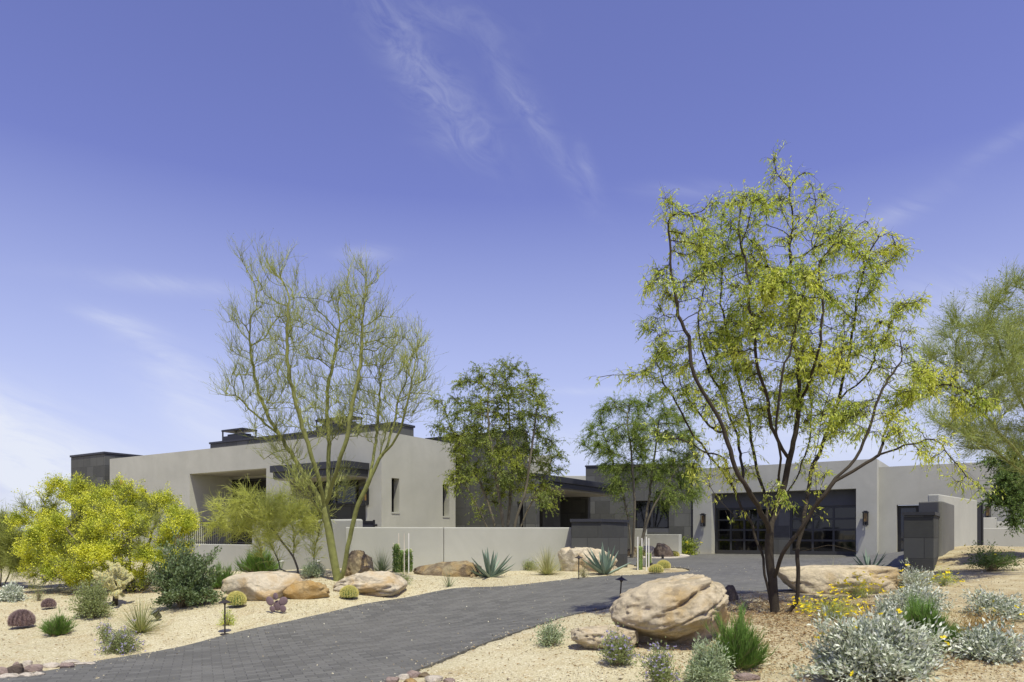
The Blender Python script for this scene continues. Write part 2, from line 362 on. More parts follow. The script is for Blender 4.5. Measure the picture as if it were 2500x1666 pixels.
def paver_material():
    mt, nt, b = newmat('pavers'); o = objco(nt); L = nt.links
    mp = nd(nt, 'ShaderNodeMapping'); mp.inputs['Rotation'].default_value = (0, 0, math.radians(-24)); L.new(o, mp.inputs[0])
    br = nd(nt, 'ShaderNodeTexBrick', offset=.5)
    for k, v in (('Scale', 1.0), ('Mortar Size', .006), ('Mortar Smooth', .4), ('Brick Width', .24), ('Row Height', .12), ('Bias', -.1)): br.inputs[k].default_value = v
    br.inputs['Color1'].default_value = (.095, .093, .083, 1); br.inputs['Color2'].default_value = (.15, .147, .132, 1); br.inputs['Mortar'].default_value = (.068, .066, .06, 1)
    L.new(mp.outputs[0], br.inputs['Vector'])
    c = mixc(nt, maprange(nt, noisen(nt, o, .5, 5, .6, .7), .4, .7, 0, .5), br.outputs[0], (.155, .15, .132))
    c = mixc(nt, maprange(nt, noisen(nt, o, 30, 5, .7), .5, .8, 0, .4), c, (.075, .072, .068))
    w = nd(nt, 'ShaderNodeTexVoronoi', Scale=9.0); L.new(o, w.inputs['Vector'])
    c = mixc(nt, maprange(nt, w.outputs['Distance'], .05, .035, 0, .6), c, (.45, .42, .36))
    L.new(c, b.inputs['Base Color']); b.inputs['Roughness'].default_value = .72; b.inputs['Specular IOR Level'].default_value = .35
    iv = nd(nt, 'ShaderNodeMath', operation='MULTIPLY_ADD'); L.new(br.outputs['Fac'], iv.inputs[0]); iv.inputs[1].default_value = -1; L.new(noisen(nt, o, 25, 5, .7), iv.inputs[2])
    bump(nt, b, iv.outputs[0], .006, .8); return mt
SAND = ground_material(); PAVE = paver_material()
def build_ground():
    def axis(a, b, st, far):
        m = list(np.arange(a, b + 1e-6, st)); s = st
        lo = [a]; hi = [b]
        while hi[-1] < far: s *= 1.35; hi.append(hi[-1] + s)
        s = st
        while lo[-1] > -far: s *= 1.35; lo.append(lo[-1] - s)
        return np.array(lo[:0:-1] + m + hi[1:])
    X = axis(-14, 14, .12, 4000); Y = axis(3, 26, .12, 4000)
    gx, gy = np.meshgrid(X, Y); z = hgt(gx, gy)
    near = (np.abs(gx) < 22) & (gy > -5) & (gy < 40)
    d = np.full(gx.shape, 9.0); ins = np.zeros(gx.shape, bool)
    d[near] = edge_dist(DRIVE, gx[near], gy[near]); ins[near] = inside(DRIVE, gx[near], gy[near])
    lump = np.zeros(gx.shape); idx = np.argwhere(near)
    for i, j in idx:
        p = Vector((gx[i, j], gy[i, j], 0)); lump[i, j] = noise.noise(p * .9) * .035 + noise.noise(p * 3.1) * .014 + noise.noise(p * 8) * .006
    z = z + lump * np.clip((d - .05) / .5, 0, 1) * (~ins) - .06 * ins
    ny, nx = gx.shape; i = np.arange(nx * ny).reshape(ny, nx)
    q = np.stack([i[:-1, :-1], i[:-1, 1:], i[1:, 1:], i[1:, :-1]], -1).reshape(-1, 4)
    g = G(); g.add(np.column_stack([gx.ravel(), gy.ravel(), z.ravel()]), q)
    return g.build('ground', SAND, smooth=True, kind='structure')
build_ground()
sheet(DRIVE, .012, .4, .1, 'driveway', PAVE)
isl = catmull([gp(*p) for p in [(1500,1358),(1560,1364),(1640,1364.5),(1681,1361),(1676,1357),(1640,1354)]] + [(6.9, 33.4), (3.2, 33.8)], 4, True)
PALE = plain('pale_gravel', (.6, .54, .44), .95, 0, .1, .3, 30, .01)
sheet([tuple(map(float, p)) for p in isl], .05, .5, .1, 'gravel_island', PALE)
# ------------------------------------------------------------ house
STU = stucco('stucco', (.445, .44, .38)); STUW = stucco('light_stucco', (.43, .428, .375))
ST_T = stonetile('tower_stone', (.085, .086, .079), .62, .55, (.04, .04, .038))
ST_W = stonetile('wall_stone', (.088, .089, .082), .75, .66, (.045, .045, .043), .35)
ST_P = stonetile('gate_stone', (.066, .067, .063), .72, .5, (.035, .035, .034), .4)
MET = plain('dark_metal', (.028, .029, .034), .45, .3, .5, .2, 3)
CAPM = plain('cap_metal', (.035, .036, .044), .5, .2, .5, .15, 2)
BLK = plain('black_frame', (.012, .012, .013), .4, 0, .5, .2, 3)
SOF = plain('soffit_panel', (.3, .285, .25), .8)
DKST = plain('header_panel', (.085, .087, .094), .7, 0, .3, .12, 2, .003)
AMB = plain('amber_glass', (.20, .125, .04), .3)
RF = plain('roof_membrane', (.4, .38, .34), .9)
def glassmat(name, col, rough=.04):
    mt, nt, b = newmat(name); b.inputs['Base Color'].default_value = c4(col); b.inputs['Roughness'].default_value = rough
    b.inputs['Specular IOR Level'].default_value = .6
    bump(nt, b, noisen(nt, objco(nt), 1.3, 2), .004, .5); return mt
DFR = plain('door_frame', (.035, .036, .038), .5)
GLS = glassmat('dark_glass', (.004, .004, .005)); GLB = glassmat('bluish_glass', (.02, .026, .042))
class Fr:
    """frame of a wall running A to B: local x along it, y into the building, z up (world height)"""
    def __init__(s, A, B):
        s.A = Vector(A[:2]); s.B = Vector(B[:2]); d = s.B - s.A; s.len = d.length; s.u = d / s.len; s.n = Vector((-s.u.y, s.u.x))
        s.M = Matrix(((s.u.x, s.n.x, 0, s.A.x), (s.u.y, s.n.y, 0, s.A.y), (0, 0, 1, 0), (0, 0, 0, 1)))
    def s_of(s, px, off=0):                             # where the sight line px crosses the wall plane (off = depth behind it)
        r = (px - CX) / F; a = s.A + s.n * off; return (r * a.y - a.x) / (s.u.x - r * s.u.y)
    def z_of(s, px, py, off=0):
        t = s.s_of(px, off); Y = s.A.y + s.n.y * off + s.u.y * t; return EYE - (py - HY) / F * Y
    def P(s, x, y=0): v = s.A + s.u * x + s.n * y; return (v.x, v.y)
def wall(name, fr, z0, z1, th, ops, mat, parent, x0=0, x1=None, bevel=.02, y0=0):
    x1 = fr.len if x1 is None else x1
    xs = sorted({x0, x1, *[v for o in ops for v in o[:2]]}); zs = sorted({z0, z1, *[v for o in ops for v in o[2:4]]})
    xs = [v for v in xs if x0 <= v <= x1]; zs = [v for v in zs if z0 <= v <= z1]
    def solid(i, j):
        if not (0 <= i < len(xs) - 1 and 0 <= j < len(zs) - 1): return False
        cx = (xs[i] + xs[i + 1]) / 2; cz = (zs[j] + zs[j + 1]) / 2
        return not any(o[0] < cx < o[1] and o[2] < cz < o[3] for o in ops)
    nx, nz = len(xs), len(zs); V = [(x, y, z) for y in (y0, y0 + th) for z in zs for x in xs]
    f = lambda i, j, k: k * nx * nz + j * nx + i; Q = []
    for i in range(nx - 1):
        for j in range(nz - 1):
            if not solid(i, j): continue
            Q += [(f(i, j, 0), f(i + 1, j, 0), f(i + 1, j + 1, 0), f(i, j + 1, 0)), (f(i, j, 1), f(i, j + 1, 1), f(i + 1, j + 1, 1), f(i + 1, j, 1))]
            if not solid(i - 1, j): Q.append((f(i, j, 0), f(i, j + 1, 0), f(i, j + 1, 1), f(i, j, 1)))
            if not solid(i + 1, j): Q.append((f(i + 1, j, 0), f(i + 1, j, 1), f(i + 1, j + 1, 1), f(i + 1, j + 1, 0)))
            if not solid(i, j - 1): Q.append((f(i, j, 0), f(i, j, 1), f(i + 1, j, 1), f(i + 1, j, 0)))
            if not solid(i, j + 1): Q.append((f(i, j + 1, 0), f(i + 1, j + 1, 0), f(i + 1, j + 1, 1), f(i, j + 1, 1)))
    g = G(); g.add(V, Q); return g.build(name, mat, parent, fr.M, bevel=0 if ops else bevel)
def bx(name, fr, x0, x1, y0, y1, z0, z1, mat, parent, bevel=0):
    return G().box(x0, x1, y0, y1, z0, z1).build(name, mat, parent, fr.M, bevel=bevel)
def window(fr, x0, x1, z0, z1, y, parent, glass=None, mull=(), bars=(), fw=.06, name='window', fmat=None):
    g = G(); d = .07; fm = fmat or BLK
    g.box(x0, x0 + fw, y, y + d, z0, z1).box(x1 - fw, x1, y, y + d, z0, z1)
    g.box(x0 + fw, x1 - fw, y, y + d, z0, z0 + fw).box(x0 + fw, x1 - fw, y, y + d, z1 - fw, z1)
    for m_ in mull: g.box(m_ - fw * .6, m_ + fw * .6, y + .004, y + d, z0 + fw, z1 - fw)
    for b_ in bars: g.box(x0 + fw, x1 - fw, y + .008, y + d, b_ - fw * .5, b_ + fw * .5)
    w = g.build(name, fm, parent, fr.M)
    bx('pane', fr, x0 + fw * .5, x1 - fw * .5, y + .035, y + .05, z0 + fw * .5, z1 - fw * .5, glass or GLS, w); return w
def cap(fr, x0, x1, y0, y1, z, mat, parent, h=.09, o=.04, name='parapet_cap'):
    return bx(name, fr, x0 - o, x1 + o, y0 - o, y1 + o, z, z + h, mat, parent, .006)
def solidbox(name, fr, w, d, z0, z1, mat, parent, off=0, x0=0, bevel=.02):
    return bx(name, fr, x0, x0 + w, off, off + d, z0, z1, mat, parent, bevel)
def polyroof(name, pts, z0, z1, mat, parent):
    n = len(pts); V = [(x, y, z0) for x, y in pts] + [(x, y, z1) for x, y in pts]; bm = bmesh.new()
    vs = [bm.verts.new(v) for v in V]; bm.faces.new(vs[:n][::-1]); bm.faces.new(vs[n:])
    for i in range(n): bm.faces.new((vs[i], vs[(i + 1) % n], vs[n + (i + 1) % n], vs[n + i]))
    me = bpy.data.meshes.new(name); bm.to_mesh(me); me.materials.append(mat); o = bpy.data.objects.new(name, me)
    return attach(o, Matrix.Identity(4), parent)
def lantern(fr, x, z, parent, hh=.36):
    """dark wall lantern: back plate, cage, hood, amber glass"""
    g = G(); w = .09; y1 = -.10; y0 = -.28
    g.box(x - .06, x + .06, -.02, -.002, z - .1, z + hh + .02); g.box(x - .02, x + .02, y1, -.02, z + hh - .12, z + hh - .06)
    for sx in (-1, 1):
        for y in (y0, y1): g.box(x + sx * w - .012, x + sx * w + .012, y - .012, y + .012, z - .12, z + hh)
    for zz in (z - .12, z + .02): 
        g.box(x - w, x + w, y0 - .012, y0 + .012, zz - .012, zz + .012).box(x - w, x + w, y1 - .012, y1 + .012, zz - .012, zz + .012)
        g.box(x - w - .012, x - w + .012, y0, y1, zz - .011, zz + .011).box(x + w - .012, x + w + .012, y0, y1, zz - .011, zz + .011)
    g.box(x - w - .03, x + w + .03, y0 - .03, y1 + .03, z + hh, z + hh + .05)
    g.box(x - w + .02, x + w - .02, y0 + .02, y1 - .02, z + hh + .05, z + hh + .09)
    l = g.build('wall_lantern', MET, parent, fr.M)
    bx('amber_pane', fr, x - w + .03, x + w - .03, y0 + .03, y1 - .03, z + .04, z + hh - .02, AMB, l); return l

house = empty('desert_house', (-4.5, 24, .5), 'long low grey stucco and dark stone desert house with flat roofs, behind the courtyard walls', 'house')
A1 = (-4.5, 24.0); A0 = (-19.1, 33.06); B1 = (-2.24, 27.6)
FA = Fr(A0, A1); FB = Fr(A1, B1); ZT = 5.16
sA = FA.s_of
def opn(fr, px0, px1, py0, zb): return [fr.s_of(px0), fr.s_of(px1), zb, fr.z_of(px0, py0)]
slots = [opn(FA, 289, 302, 1199, 3.0 - 1.5), opn(FA, 345, 357, 1196, 3.0 - 1.5)]
rec = opn(FA, 463, 650, 1157.5, .9)
rec2 = opn(FA, 706, 893, 1170, .9)
wall('facade_wall', FA, .2, ZT, .4, slots + [rec, rec2], STU, house)
for s in slots: window(FA, s[0], s[1], s[2], s[3], .28, house, fw=.03)
# covered patio in the facade
bx('patio_side_wall', FA, rec[0] - .25, rec[0], .4, 2.4, .5, rec[3], STU, house)
bx('patio_side_wall', FA, rec[1], rec[1] + .25, .4, 2.4, .5, rec[3], STU, house)
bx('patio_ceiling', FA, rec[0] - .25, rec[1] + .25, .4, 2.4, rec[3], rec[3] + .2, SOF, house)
bx('patio_back_wall', FA, rec[0] - .25, rec[1] + .25, 2.15, 2.4, .5, rec[3] - .001, STU, house)
g = G(); g.lathe([(0, -.012), (.07, -.012), (.07, .0)], 16, ((rec[0] + rec[1]) / 2 - .3, 1.3, rec[3])); g.build('recessed_light', plain('white_trim', (.7, .7, .68)), house, FA.M)
dx0 = FA.s_of(568, 2.1) + .02
window(FA, dx0, rec[1] - .002, .8, rec[3] - .12, 2.06, house, fw=.1, mull=((dx0 + rec[1]) / 2 + .1,), name='sliding_door')
# bay under the dark canopy
bx('bay_side_wall', FA, rec2[0] - .25, rec2[0], .4, 1.5, .5, rec2[3], STU, house)
bx('bay_side_wall', FA, rec2[1], rec2[1] + .2, .4, 1.5, .5, rec2[3], STU, house)
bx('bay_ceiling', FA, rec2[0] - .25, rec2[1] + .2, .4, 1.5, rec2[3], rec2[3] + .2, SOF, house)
wx0 = FA.s_of(790, 1.05); wx1 = FA.s_of(868, 1.05)
bx('bay_back_wall', FA, rec2[0] - .25, rec2[1] + .2, 1.2, 1.5, .5, rec2[3] - .001, ST_W, house)
window(FA, wx0, wx1, FA.z_of(840, 1232, 1.1), FA.z_of(840, 1176, 1.1), 1.1, house, GLB, mull=(wx0 + (wx1 - wx0) * .35,), fw=.07)
window(FA, rec2[0] + .4, wx0 - .3, .8, FA.z_of(840, 1176, 1.1), 1.1, house, GLS, fw=.08, name='bay_door')
cx1 = FA.s_of(902); FCn = FA
cx0 = cx1 - 3.78
bx('canopy', FA, cx0, cx1, -1.17, -.001, 3.83, 4.07, CAPM, house, .01)
bx('canopy_fascia', FA, cx0 + .08, cx1 - .06, -1.09, -.001, 3.60, 3.829, CAPM, house, .01)
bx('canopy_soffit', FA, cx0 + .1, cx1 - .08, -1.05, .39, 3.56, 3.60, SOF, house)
lx = FA.s_of(890); lantern(FA, FA.s_of(888, -.2), FA.z_of(888, 1226), house, .42)
bslots = [[FB.s_of(956), FB.s_of(975), FB.z_of(966, 1251), FB.z_of(966, 1168)], [FB.s_of(1081), FB.s_of(1097), FB.z_of(1089, 1261), FB.z_of(1089, 1182)]]
wall('end_wall', FB, .2, ZT, .35, bslots, STU, house)
for s in bslots:
    window(FB, s[0], s[1], s[2], s[3], .26, house, GLS, fw=.03)
    bx('window_sill', FB, s[0] - .01, s[1] + .01, -.02, .26, s[2] - .05, s[2] + .004, STUW, house)
polyroof('wing_roof', [FA.P(.3, .4), FA.P(FA.len - .3, .4), FB.P(FB.len - .3, .36), FA.P(FA.len + 2, 8), FA.P(.3, 8)], ZT - .5, ZT - .25, RF, house)
bx('west_end_wall', FA, -.001, .4, .41, 8, .2, ZT, STU, house)
# stone tower at the far left end
FT = Fr(FA.P(-1.175 - 3.17, .37), FA.P(-1.175, .37))
solidbox('stone_tower', FT, FT.len, 6, -.2, 5.52, ST_T, house)
cap(FT, 0, FT.len, 0, 6, 5.52, CAPM, house, .1)
tw = [FT.s_of(196), FT.s_of(207)]
window(FT, tw[0], tw[1], 2.1, FT.z_of(200, 1204), -.03, house, GLS, fw=.03)
# stone-clad clerestory behind the parapet, with two chimney caps
cz = Vector((-4.55, 27.0)); FC = Fr((cz.x - 11.5 * .8512, cz.y + 11.5 * .5282), (cz.x, cz.y))
solidbox('clerestory', FC, FC.len, 1.15, ZT - .3, 5.86, ST_W, house)
cap(FC, 0, FC.len, 0, 1.15, 5.86, CAPM, house, .09)
def chimney(x0, x1, d, z0, h):
    g = G(); y0 = .12; y1 = y0 + d; fw = .05
    g.box(x0, x1, y0, y1, z0, z0 + h * .42)
    for x in (x0, x1 - fw):
        for y in (y0, y1 - fw): g.box(x, x + fw, y, y + fw, z0 + h * .42, z0 + h - .08)
    g.box(x0 - .02, x1 + .02, y0 - .02, y1 + .02, z0 + h - .08, z0 + h)
    c = g.build('chimney_cap', MET, house, FC.M)
    G().box(x0 + .2, x1 - .2, y0 + .15, y1 - .15, z0 + h * .42, z0 + h * .62).build('flue', BLK, c, FC.M)
zc = 5.95
x1a = FC.s_of(592, .12); x0a = FC.s_of(542, .12); chimney(x0a, x1a, .78, zc, FC.z_of(592, 1044.4, .12) - zc)
x1b = FC.s_of(858, .12); x0b = FC.s_of(771, .12); chimney(x0b, x1b, .62, zc, FC.z_of(858, 1014.5, .12) - zc)
# tall stone wall beside the entry
FS = Fr((-3.57, 29.0), (.35, 26.58)); slot = [FS.s_of(1262), FS.s_of(1276), 1.5, FS.z_of(1270, 1225)]
wall('stone_wall', FS, .2, 5.52, .5, [slot], ST_W, house); cap(FS, 0, FS.len, 0, .5, 5.52, CAPM, house, .07)
window(FS, slot[0], slot[1], slot[2], slot[3], .2, house, fw=.03)
FP = Fr((.42, 26.75), (.93, 26.62)); solidbox('stone_pier', FP, FP.len, .6, .2, 3.7, ST_W, house)
bk = Fr((.75, 31), (1.75, 31)); solidbox('stucco_block', bk, .98, 3, 3, EYE + (HY - 1112) * 31 / F, STU, house)
# entry with sloping-away dark roof edge
FE = Fr((.985, 27.0), (5.29, 33.87))
bx('entry_roof', FE, 0, FE.len, 0, 4.2, 3.72, 3.96, CAPM, house, .01)
bx('entry_fascia', FE, .06, FE.len - .05, .07, 4.1, 3.50, 3.719, CAPM, house, .01)
bx('entry_soffit', FE, .1, FE.len - .1, .16, 4.0, 3.44, 3.499, SOF, house)
bx('entry_back_wall', FE, -3.4, FE.len + .4, 3.6, 3.9, .3, 3.44, BLK, house)  # black wall colour stands in for the deep shade under the entry roof
bx('entry_block', FE, 4.3, 6.0, 2.2, 3.6, .3, 3.439, ST_W, house)
window(FE, 1.0, 1.9, .6, 2.7, 3.5, house, GLB, fw=.07, name='entry_door')
bx('entry_side_wall', FE, FE.len - .35, FE.len - .06, 1.6, 3.6, .3, 3.438, ST_W, house)
window(FE, 6.3, 7.4, .6, 3.0, 3.5, house, GLB, fw=.09, name='glass_door')
# stone wing between entry and garage
FW = Fr(tuple(W(1430, 1300, 36.4))[:2], tuple(W(1700, 1300, 35.1))[:2])
wo = [FW.s_of(1551), FW.s_of(1633), FW.z_of(1590, 1300), FW.z_of(1590, 1223)]
wall('stone_wing_wall', FW, .2, 5.1, .4, [wo], ST_W, house); cap(FW, 0, FW.len, 0, 6, 5.1, CAPM, house, .08)
bx('stone_wing_side', FW, 0.001, .4, .401, 6, .2, 5.098, ST_W, house)
window(FW, wo[0], wo[1], wo[2] + .2, wo[3], .3, house, mull=((wo[0] * .45 + wo[1] * .55),), fw=.07)
bx('window_sill', FW, wo[0] + .001, wo[1] - .001, .02, .4, wo[2], wo[2] + .2, DKST, house)
bk2 = Fr((4.2 - 2.6, 42), (4.6, 42)); solidbox('rear_block', bk2, 3.0, 4, 1, EYE + (HY - 1162) * 42 / F, STU, house)
# garage
G0 = tuple(W(1692, 1300, 35))[:2]; GD = Vector((.8212, -.5706)); G1 = None
FG = Fr(G0, (G0[0] + GD.x, G0[1] + GD.y)); LG = FG.s_of(2141); FG = Fr(G0, FG.P(LG))
go = [FG.s_of(1737), FG.s_of(2090), .3, FG.z_of(1737, 1205)]
wall('garage_wall', FG, .3, 4.87, .5, [go], STUW, house)
bx('garage_side_wall', FG, LG - .4, LG - .001, .501, 8, .3, 4.868, STUW, house)
bx('garage_left_wall', FG, .001, .4, .501, 8, .3, 4.868, STUW, house)
polyroof('garage_roof', [FG.P(.4, .5), FG.P(LG - .4, .5), FG.P(LG - .4, 8), FG.P(.4, 8)], 4.4, 4.6, RF, house)
hz = FG.z_of(1746, 1241, .5)
bx('door_header', FG, go[0] - .1, go[1] + .1, .52, .8, hz, go[3] + .2, DKST, house)
p0 = FG.s_of(1889, .5); p1 = FG.s_of(1928, .5)
bx('garage_pier', FG, p0, p1, .505, .8, .4, hz, ST_W, house)
ZG = .60
for (a, b_, nc) in ((go[0] + .02, p0, 4), (p1, go[1] - .02, 3)):
    g = G(); y = .56; fw = .1; zt = hz - .002; zb = ZG - .02
    g.box(a, a + fw, y, y + .08, zb, zt).box(b_ - fw, b_, y, y + .08, zb, zt).box(a + fw, b_ - fw, y, y + .08, zt - fw, zt).box(a + fw, b_ - fw, y, y + .08, zb, zb + .22)
    hs = [zb + .22 + (zt - fw - zb - .22) * k / 4 for k in range(1, 4)]
    for z in hs: g.box(a + fw, b_ - fw, y + .005, y + .08, z - .045, z + .045)
    for k in range(1, nc):
        x = a + fw + (b_ - a - 2 * fw) * k / nc; g.box(x - .045, x + .045, y + .01, y + .08, zb + .22, zt - fw)
    d_ = g.build('garage_door', DFR, house, FG.M)
    bx('pane', FG, a + .05, b_ - .05, y + .04, y + .055, zb + .1, zt - .05, GLS, d_)
lantern(FG, FG.s_of(1716, -.2), FG.z_of(1716, 1279), house, .42)
lantern(FG, FG.s_of(2113, -.2), FG.z_of(2113, 1276), house, .42)
# right wing set back from the garage
FR = Fr(FG.P(LG + .001, .62), FG.P(LG + 15, .62)); ro = [FR.s_of(2189), FR.s_of(2243), .3, FR.z_of(2189, 1233)]
wall('right_wing_wall', FR, .3, EYE + (HY - 1141) * 30.8 / F, .4, [ro], STUW, house)
polyroof('right_wing_roof', [FR.P(.3, .4), FR.P(14.7, .4), FR.P(14.7, 8), FR.P(.3, 8)], 4.0, 4.2, RF, house)
window(FR, ro[0] + .01, ro[1] - .01, ZG + .02, ro[3] - .02, .3, house, GLB, fw=.12, bars=(1.35,), name='side_door')
lantern(FR, FR.s_of(2412, -.2), FR.z_of(2412, 1262), house, .42)

# ------------------------------------------------------------ free-standing walls
def thingwall(nm, label, cat, base, kind=None): return empty(nm, base, label, cat)
FW2 = Fr((W(400, 0, 25.2).x, 25.2), (W(872, 0, 20.0).x, 20.0))
pw = thingwall('patio_wall', 'grey stucco patio retaining wall with a lower railed section, behind the leaning palo verde', 'wall', (FW2.A.x, FW2.A.y, .3))
xs_ = FW2.s_of(614)
wall('low_wall', FW2, -.2, 1.25, .25, [], STUW, pw, 0, xs_ - .001); wall('high_wall', FW2, -.2, 2.03, .25, [], STUW, pw, xs_, FW2.len, bevel=.05)
g = G(); nb = int(xs_ / .115)
for i in range(nb):
    x = .05 + i * .115; g.box(x, x + .018, .11, .13, 1.25, 2.0)
g.box(0, xs_, .105, .135, 1.995, 2.03).box(0, xs_, .105, .135, 1.30, 1.325)
g.build('railing', BLK, pw, FW2.M)
for px_ in (466, 692, 781):
    xw = FW2.s_of(px_); zw = FW2.z_of(px_, 1371); G().tube([(xw, .0, zw), (xw, -.1, zw), (xw, -.14, zw - .03)], [.03, .03, .035], 8).build('scupper', plain('pvc', (.5, .5, .48)) if 'pvc' not in MATS else MATS['pvc'], pw, FW2.M, smooth=True)
FW1 = Fr((W(843, 0, 19.0).x, 19.0), (W(1396, 0, 19.8).x, 19.8))
cw = thingwall('courtyard_wall', 'long low pale stucco courtyard wall running from the palo verde to the dark stone wall', 'wall', (FW1.A.x, FW1.A.y, .5))
jx = FW1.s_of(1083)
wall('wall', FW1, .1, 1.785, .3, [], STUW, cw, 0, jx - .004, bevel=.025); wall('wall', FW1, .1, 1.785, .3, [], STUW, cw, jx + .004, FW1.len, bevel=.025)
gt = empty('metal_gate', W(894, 1300, 21.6), 'low black metal gate panel between the patio wall and the courtyard wall, below the house', 'gate')
gf = Fr((W(871, 0, 21.3).x, 21.3), (W(915, 0, 21.3).x, 21.3)); g = G(); L_ = gf.len
g.box(0, .06, 0, .06, .7, 2.03).box(L_ - .06, L_, 0, .06, .7, 2.03).box(0.06, L_ - .06, 0, .06, 1.93, 2.0); g.build('gate_frame', BLK, gt, gf.M)
bx('gate_panel', gf, .06, L_ - .06, .02, .05, .72, 1.93, CAPM, gt); g = G()
g.tube([(L_ + .0, .03, 1.87), (L_ + .07, .03, 1.87)], [.04, .04], 8)
g.build('latch', BLK, gt, gf.M)
sp_ = empty('stone_screen_wall', W(1465, 1390, 19.4), 'dark grey stone tile screen wall with a metal cap, behind the pale boulder and agave', 'wall')
P0, P1, P2 = [tuple(W(a, 0, b))[:2] for a, b in ((1395, 19.1), (1468, 19.0), (1532, 20.4))]
F1 = Fr(P0, P1); F2 = Fr(P1, P2)
def prism(name, pts, z0, z1, mat, par, bevel=0):
    o = polyroof(name, pts, z0, z1, mat, par)
    if bevel:
        md = o.modifiers.new('bevel', 'BEVEL'); md.width = bevel; md.segments = 2; md.limit_method = 'ANGLE'; md.angle_limit = math.radians(25)
    return o
bx('stone_face', F1, 0, F1.len, 0, .6, .3, 1.93, ST_P, sp_)
bx('stone_face', F2, .0, F2.len, .0, .55, .3, 1.928, ST_P, sp_)
def offp(fr, x, y): return fr.P(x, y)
prism('wall_cap', [F1.P(-.04, -.04), F1.P(F1.len + .01, -.04), F2.P(F2.len + .04, -.04), F2.P(F2.len + .04, .6), F1.P(F1.len - .2, .65), F1.P(-.04, .65)], 1.932, 2.01, CAPM, sp_)
ew = empty('entry_wall', W(1610, 1345, 32.5), 'short pale stucco wall stepping down in front of the stone wing, behind the far gravel island', 'wall')
FN = Fr((W(1548, 0, 33.4).x, 33.4), (W(1658, 0, 32).x, 32.0)); sx_ = FN.s_of(1573)
wall('high_part', FN, .3, EYE + 13 * 33 / F, .3, [], STUW, ew, 0, sx_ - .002, bevel=.02); wall('low_part', FN, .3, EYE - .02, .3, [], STUW, ew, sx_, FN.len, bevel=.02)
# right-hand gate pier and curved wall
pr = empty('stone_gate_pier', W(2243, 1400, 17), 'near black stone pier with a flat metal cap at the right edge of the forecourt', 'pier')
FQ = Fr((W(2206, 0, 17).x, 17.0), (10.08, 16.64))
bx('pier', FQ, 0, FQ.len, 0, 2.6, .2, 2.05, ST_P, pr, .01); bx('pier_cap', FQ, -.03, FQ.len + .03, -.03, 2.62, 2.052, 2.13, CAPM, pr)
DKW = stucco('dark_stucco', (.16, .158, .145))
prism('curved_wall', [tuple(W(a, 0, b_))[:2] for a, b_ in ((2243, 18.6), (2292, 18.12), (2300, 18.12), (2305, 18.3), (2330, 20.5), (2290, 21.0), (2243, 19.6))], .4, EYE + 80 * 18.2 / F, DKW, pr, .03)
rw = empty('stucco_yard_wall', W(2340, 1335, 22), 'tall bright stucco wall running back behind the dark pier above the sand mound', 'wall')
FY = Fr((W(2293, 0, 20.5).x, 20.5), (W(2386, 0, 24.2).x, 24.2)); wall('wall', FY, .6, 2.77, .3, [], STUW, rw, bevel=.03)
yg = empty('side_gate', W(2391, 1331, 24.4), 'narrow dark metal side gate at the far end of the tall stucco wall', 'gate')
gf = Fr((W(2386.5, 0, 24.3).x, 24.3), (W(2396, 0, 24.3).x, 24.3)); bx('gate_leaf', gf, 0, gf.len, 0, .06, .9, 2.63, MET, yg); bx('gate_post', gf, gf.len, gf.len + .06, -.02, .08, .9, 2.68, BLK, yg)
lw = empty('low_yard_wall', W(2440, 1330, 26), 'low stepped white stucco wall beyond the side gate at the far right', 'wall')
FL = Fr((W(2392, 0, 25.5).x, 25.5), (W(2600, 0, 24.6).x, 24.6)); wall('wall', FL, .6, EYE + 14 * 25.4 / F, .3, [], STUW, lw)
FL2 = Fr((W(2398, 0, 27.5).x, 27.5), (W(2640, 0, 27).x, 27.0)); s2 = FL2.s_of(2434)
wall('rear_wall', FL2, .6, EYE + 40 * 27.5 / F, .3, [], STUW, lw, 0, s2 - .002); wall('rear_wall', FL2, .6, EYE + 30 * 27.5 / F, .3, [], STUW, lw, s2, FL2.len)
# ------------------------------------------------------------ plant materials
BARK_D = plain('mesquite_bark', (.052, .042, .031), .9, 0, .2, .4, 9, .012)
BARK_G = plain('palo_verde_bark', (.21, .22, .07), .8, 0, .2, .55, 9, .012)
BARK_B = plain('grey_bark', (.16, .14, .10), .9, 0, .2, .35, 7, .008)
TWG = leafmat('palo_verde_twig', [(.22, .26, .04), (.34, .38, .07), (.44, .46, .16), (.13, .15, .045)], .15)
TWG2 = leafmat('young_palo_verde_twig', [(.58, .62, .13), (.76, .78, .26), (.42, .46, .09)], .28)
LF_M = leafmat('mesquite_leaf', [(.20, .28, .04), (.38, .46, .06), (.60, .64, .11), (.26, .34, .05), (.84, .85, .36), (.48, .52, .08)], .42, (.68, .67, .14), 1.5, tcol=(1.3, 1.45, .6))
LF_A = leafmat('acacia_leaf', [(.10, .14, .03), (.20, .27, .06), (.31, .37, .09), (.11, .15, .035), (.40, .44, .16)], .3, (.36, .40, .06), 1.0, tcol=(1.3, 1.45, .6))
LF_F = leafmat('feathery_leaf', [(.12, .19, .04), (.22, .30, .06), (.32, .38, .09), (.40, .44, .14)], .34, (.26, .34, .06), .8, tcol=(1.3, 1.5, .6))
LF_P = leafmat('palo_verde_leaf', [(.20, .28, .08), (.30, .36, .12), (.14, .20, .06)], .3)
LF_D = leafmat('dark_leaf', [(.07, .13, .03), (.12, .20, .05), (.20, .28, .08), (.06, .10, .03)], .25)
FL_Y = leafmat('yellow_flower', [(.66, .65, .03), (.80, .79, .07), (.86, .85, .16), (.52, .54, .04)], .3, (.40, .46, .05), 2.6, tcol=(1.15, 1.2, .4))
FL_YB = leafmat('daisy_yellow', [(.85, .68, .02), (.9, .76, .04)], .2)
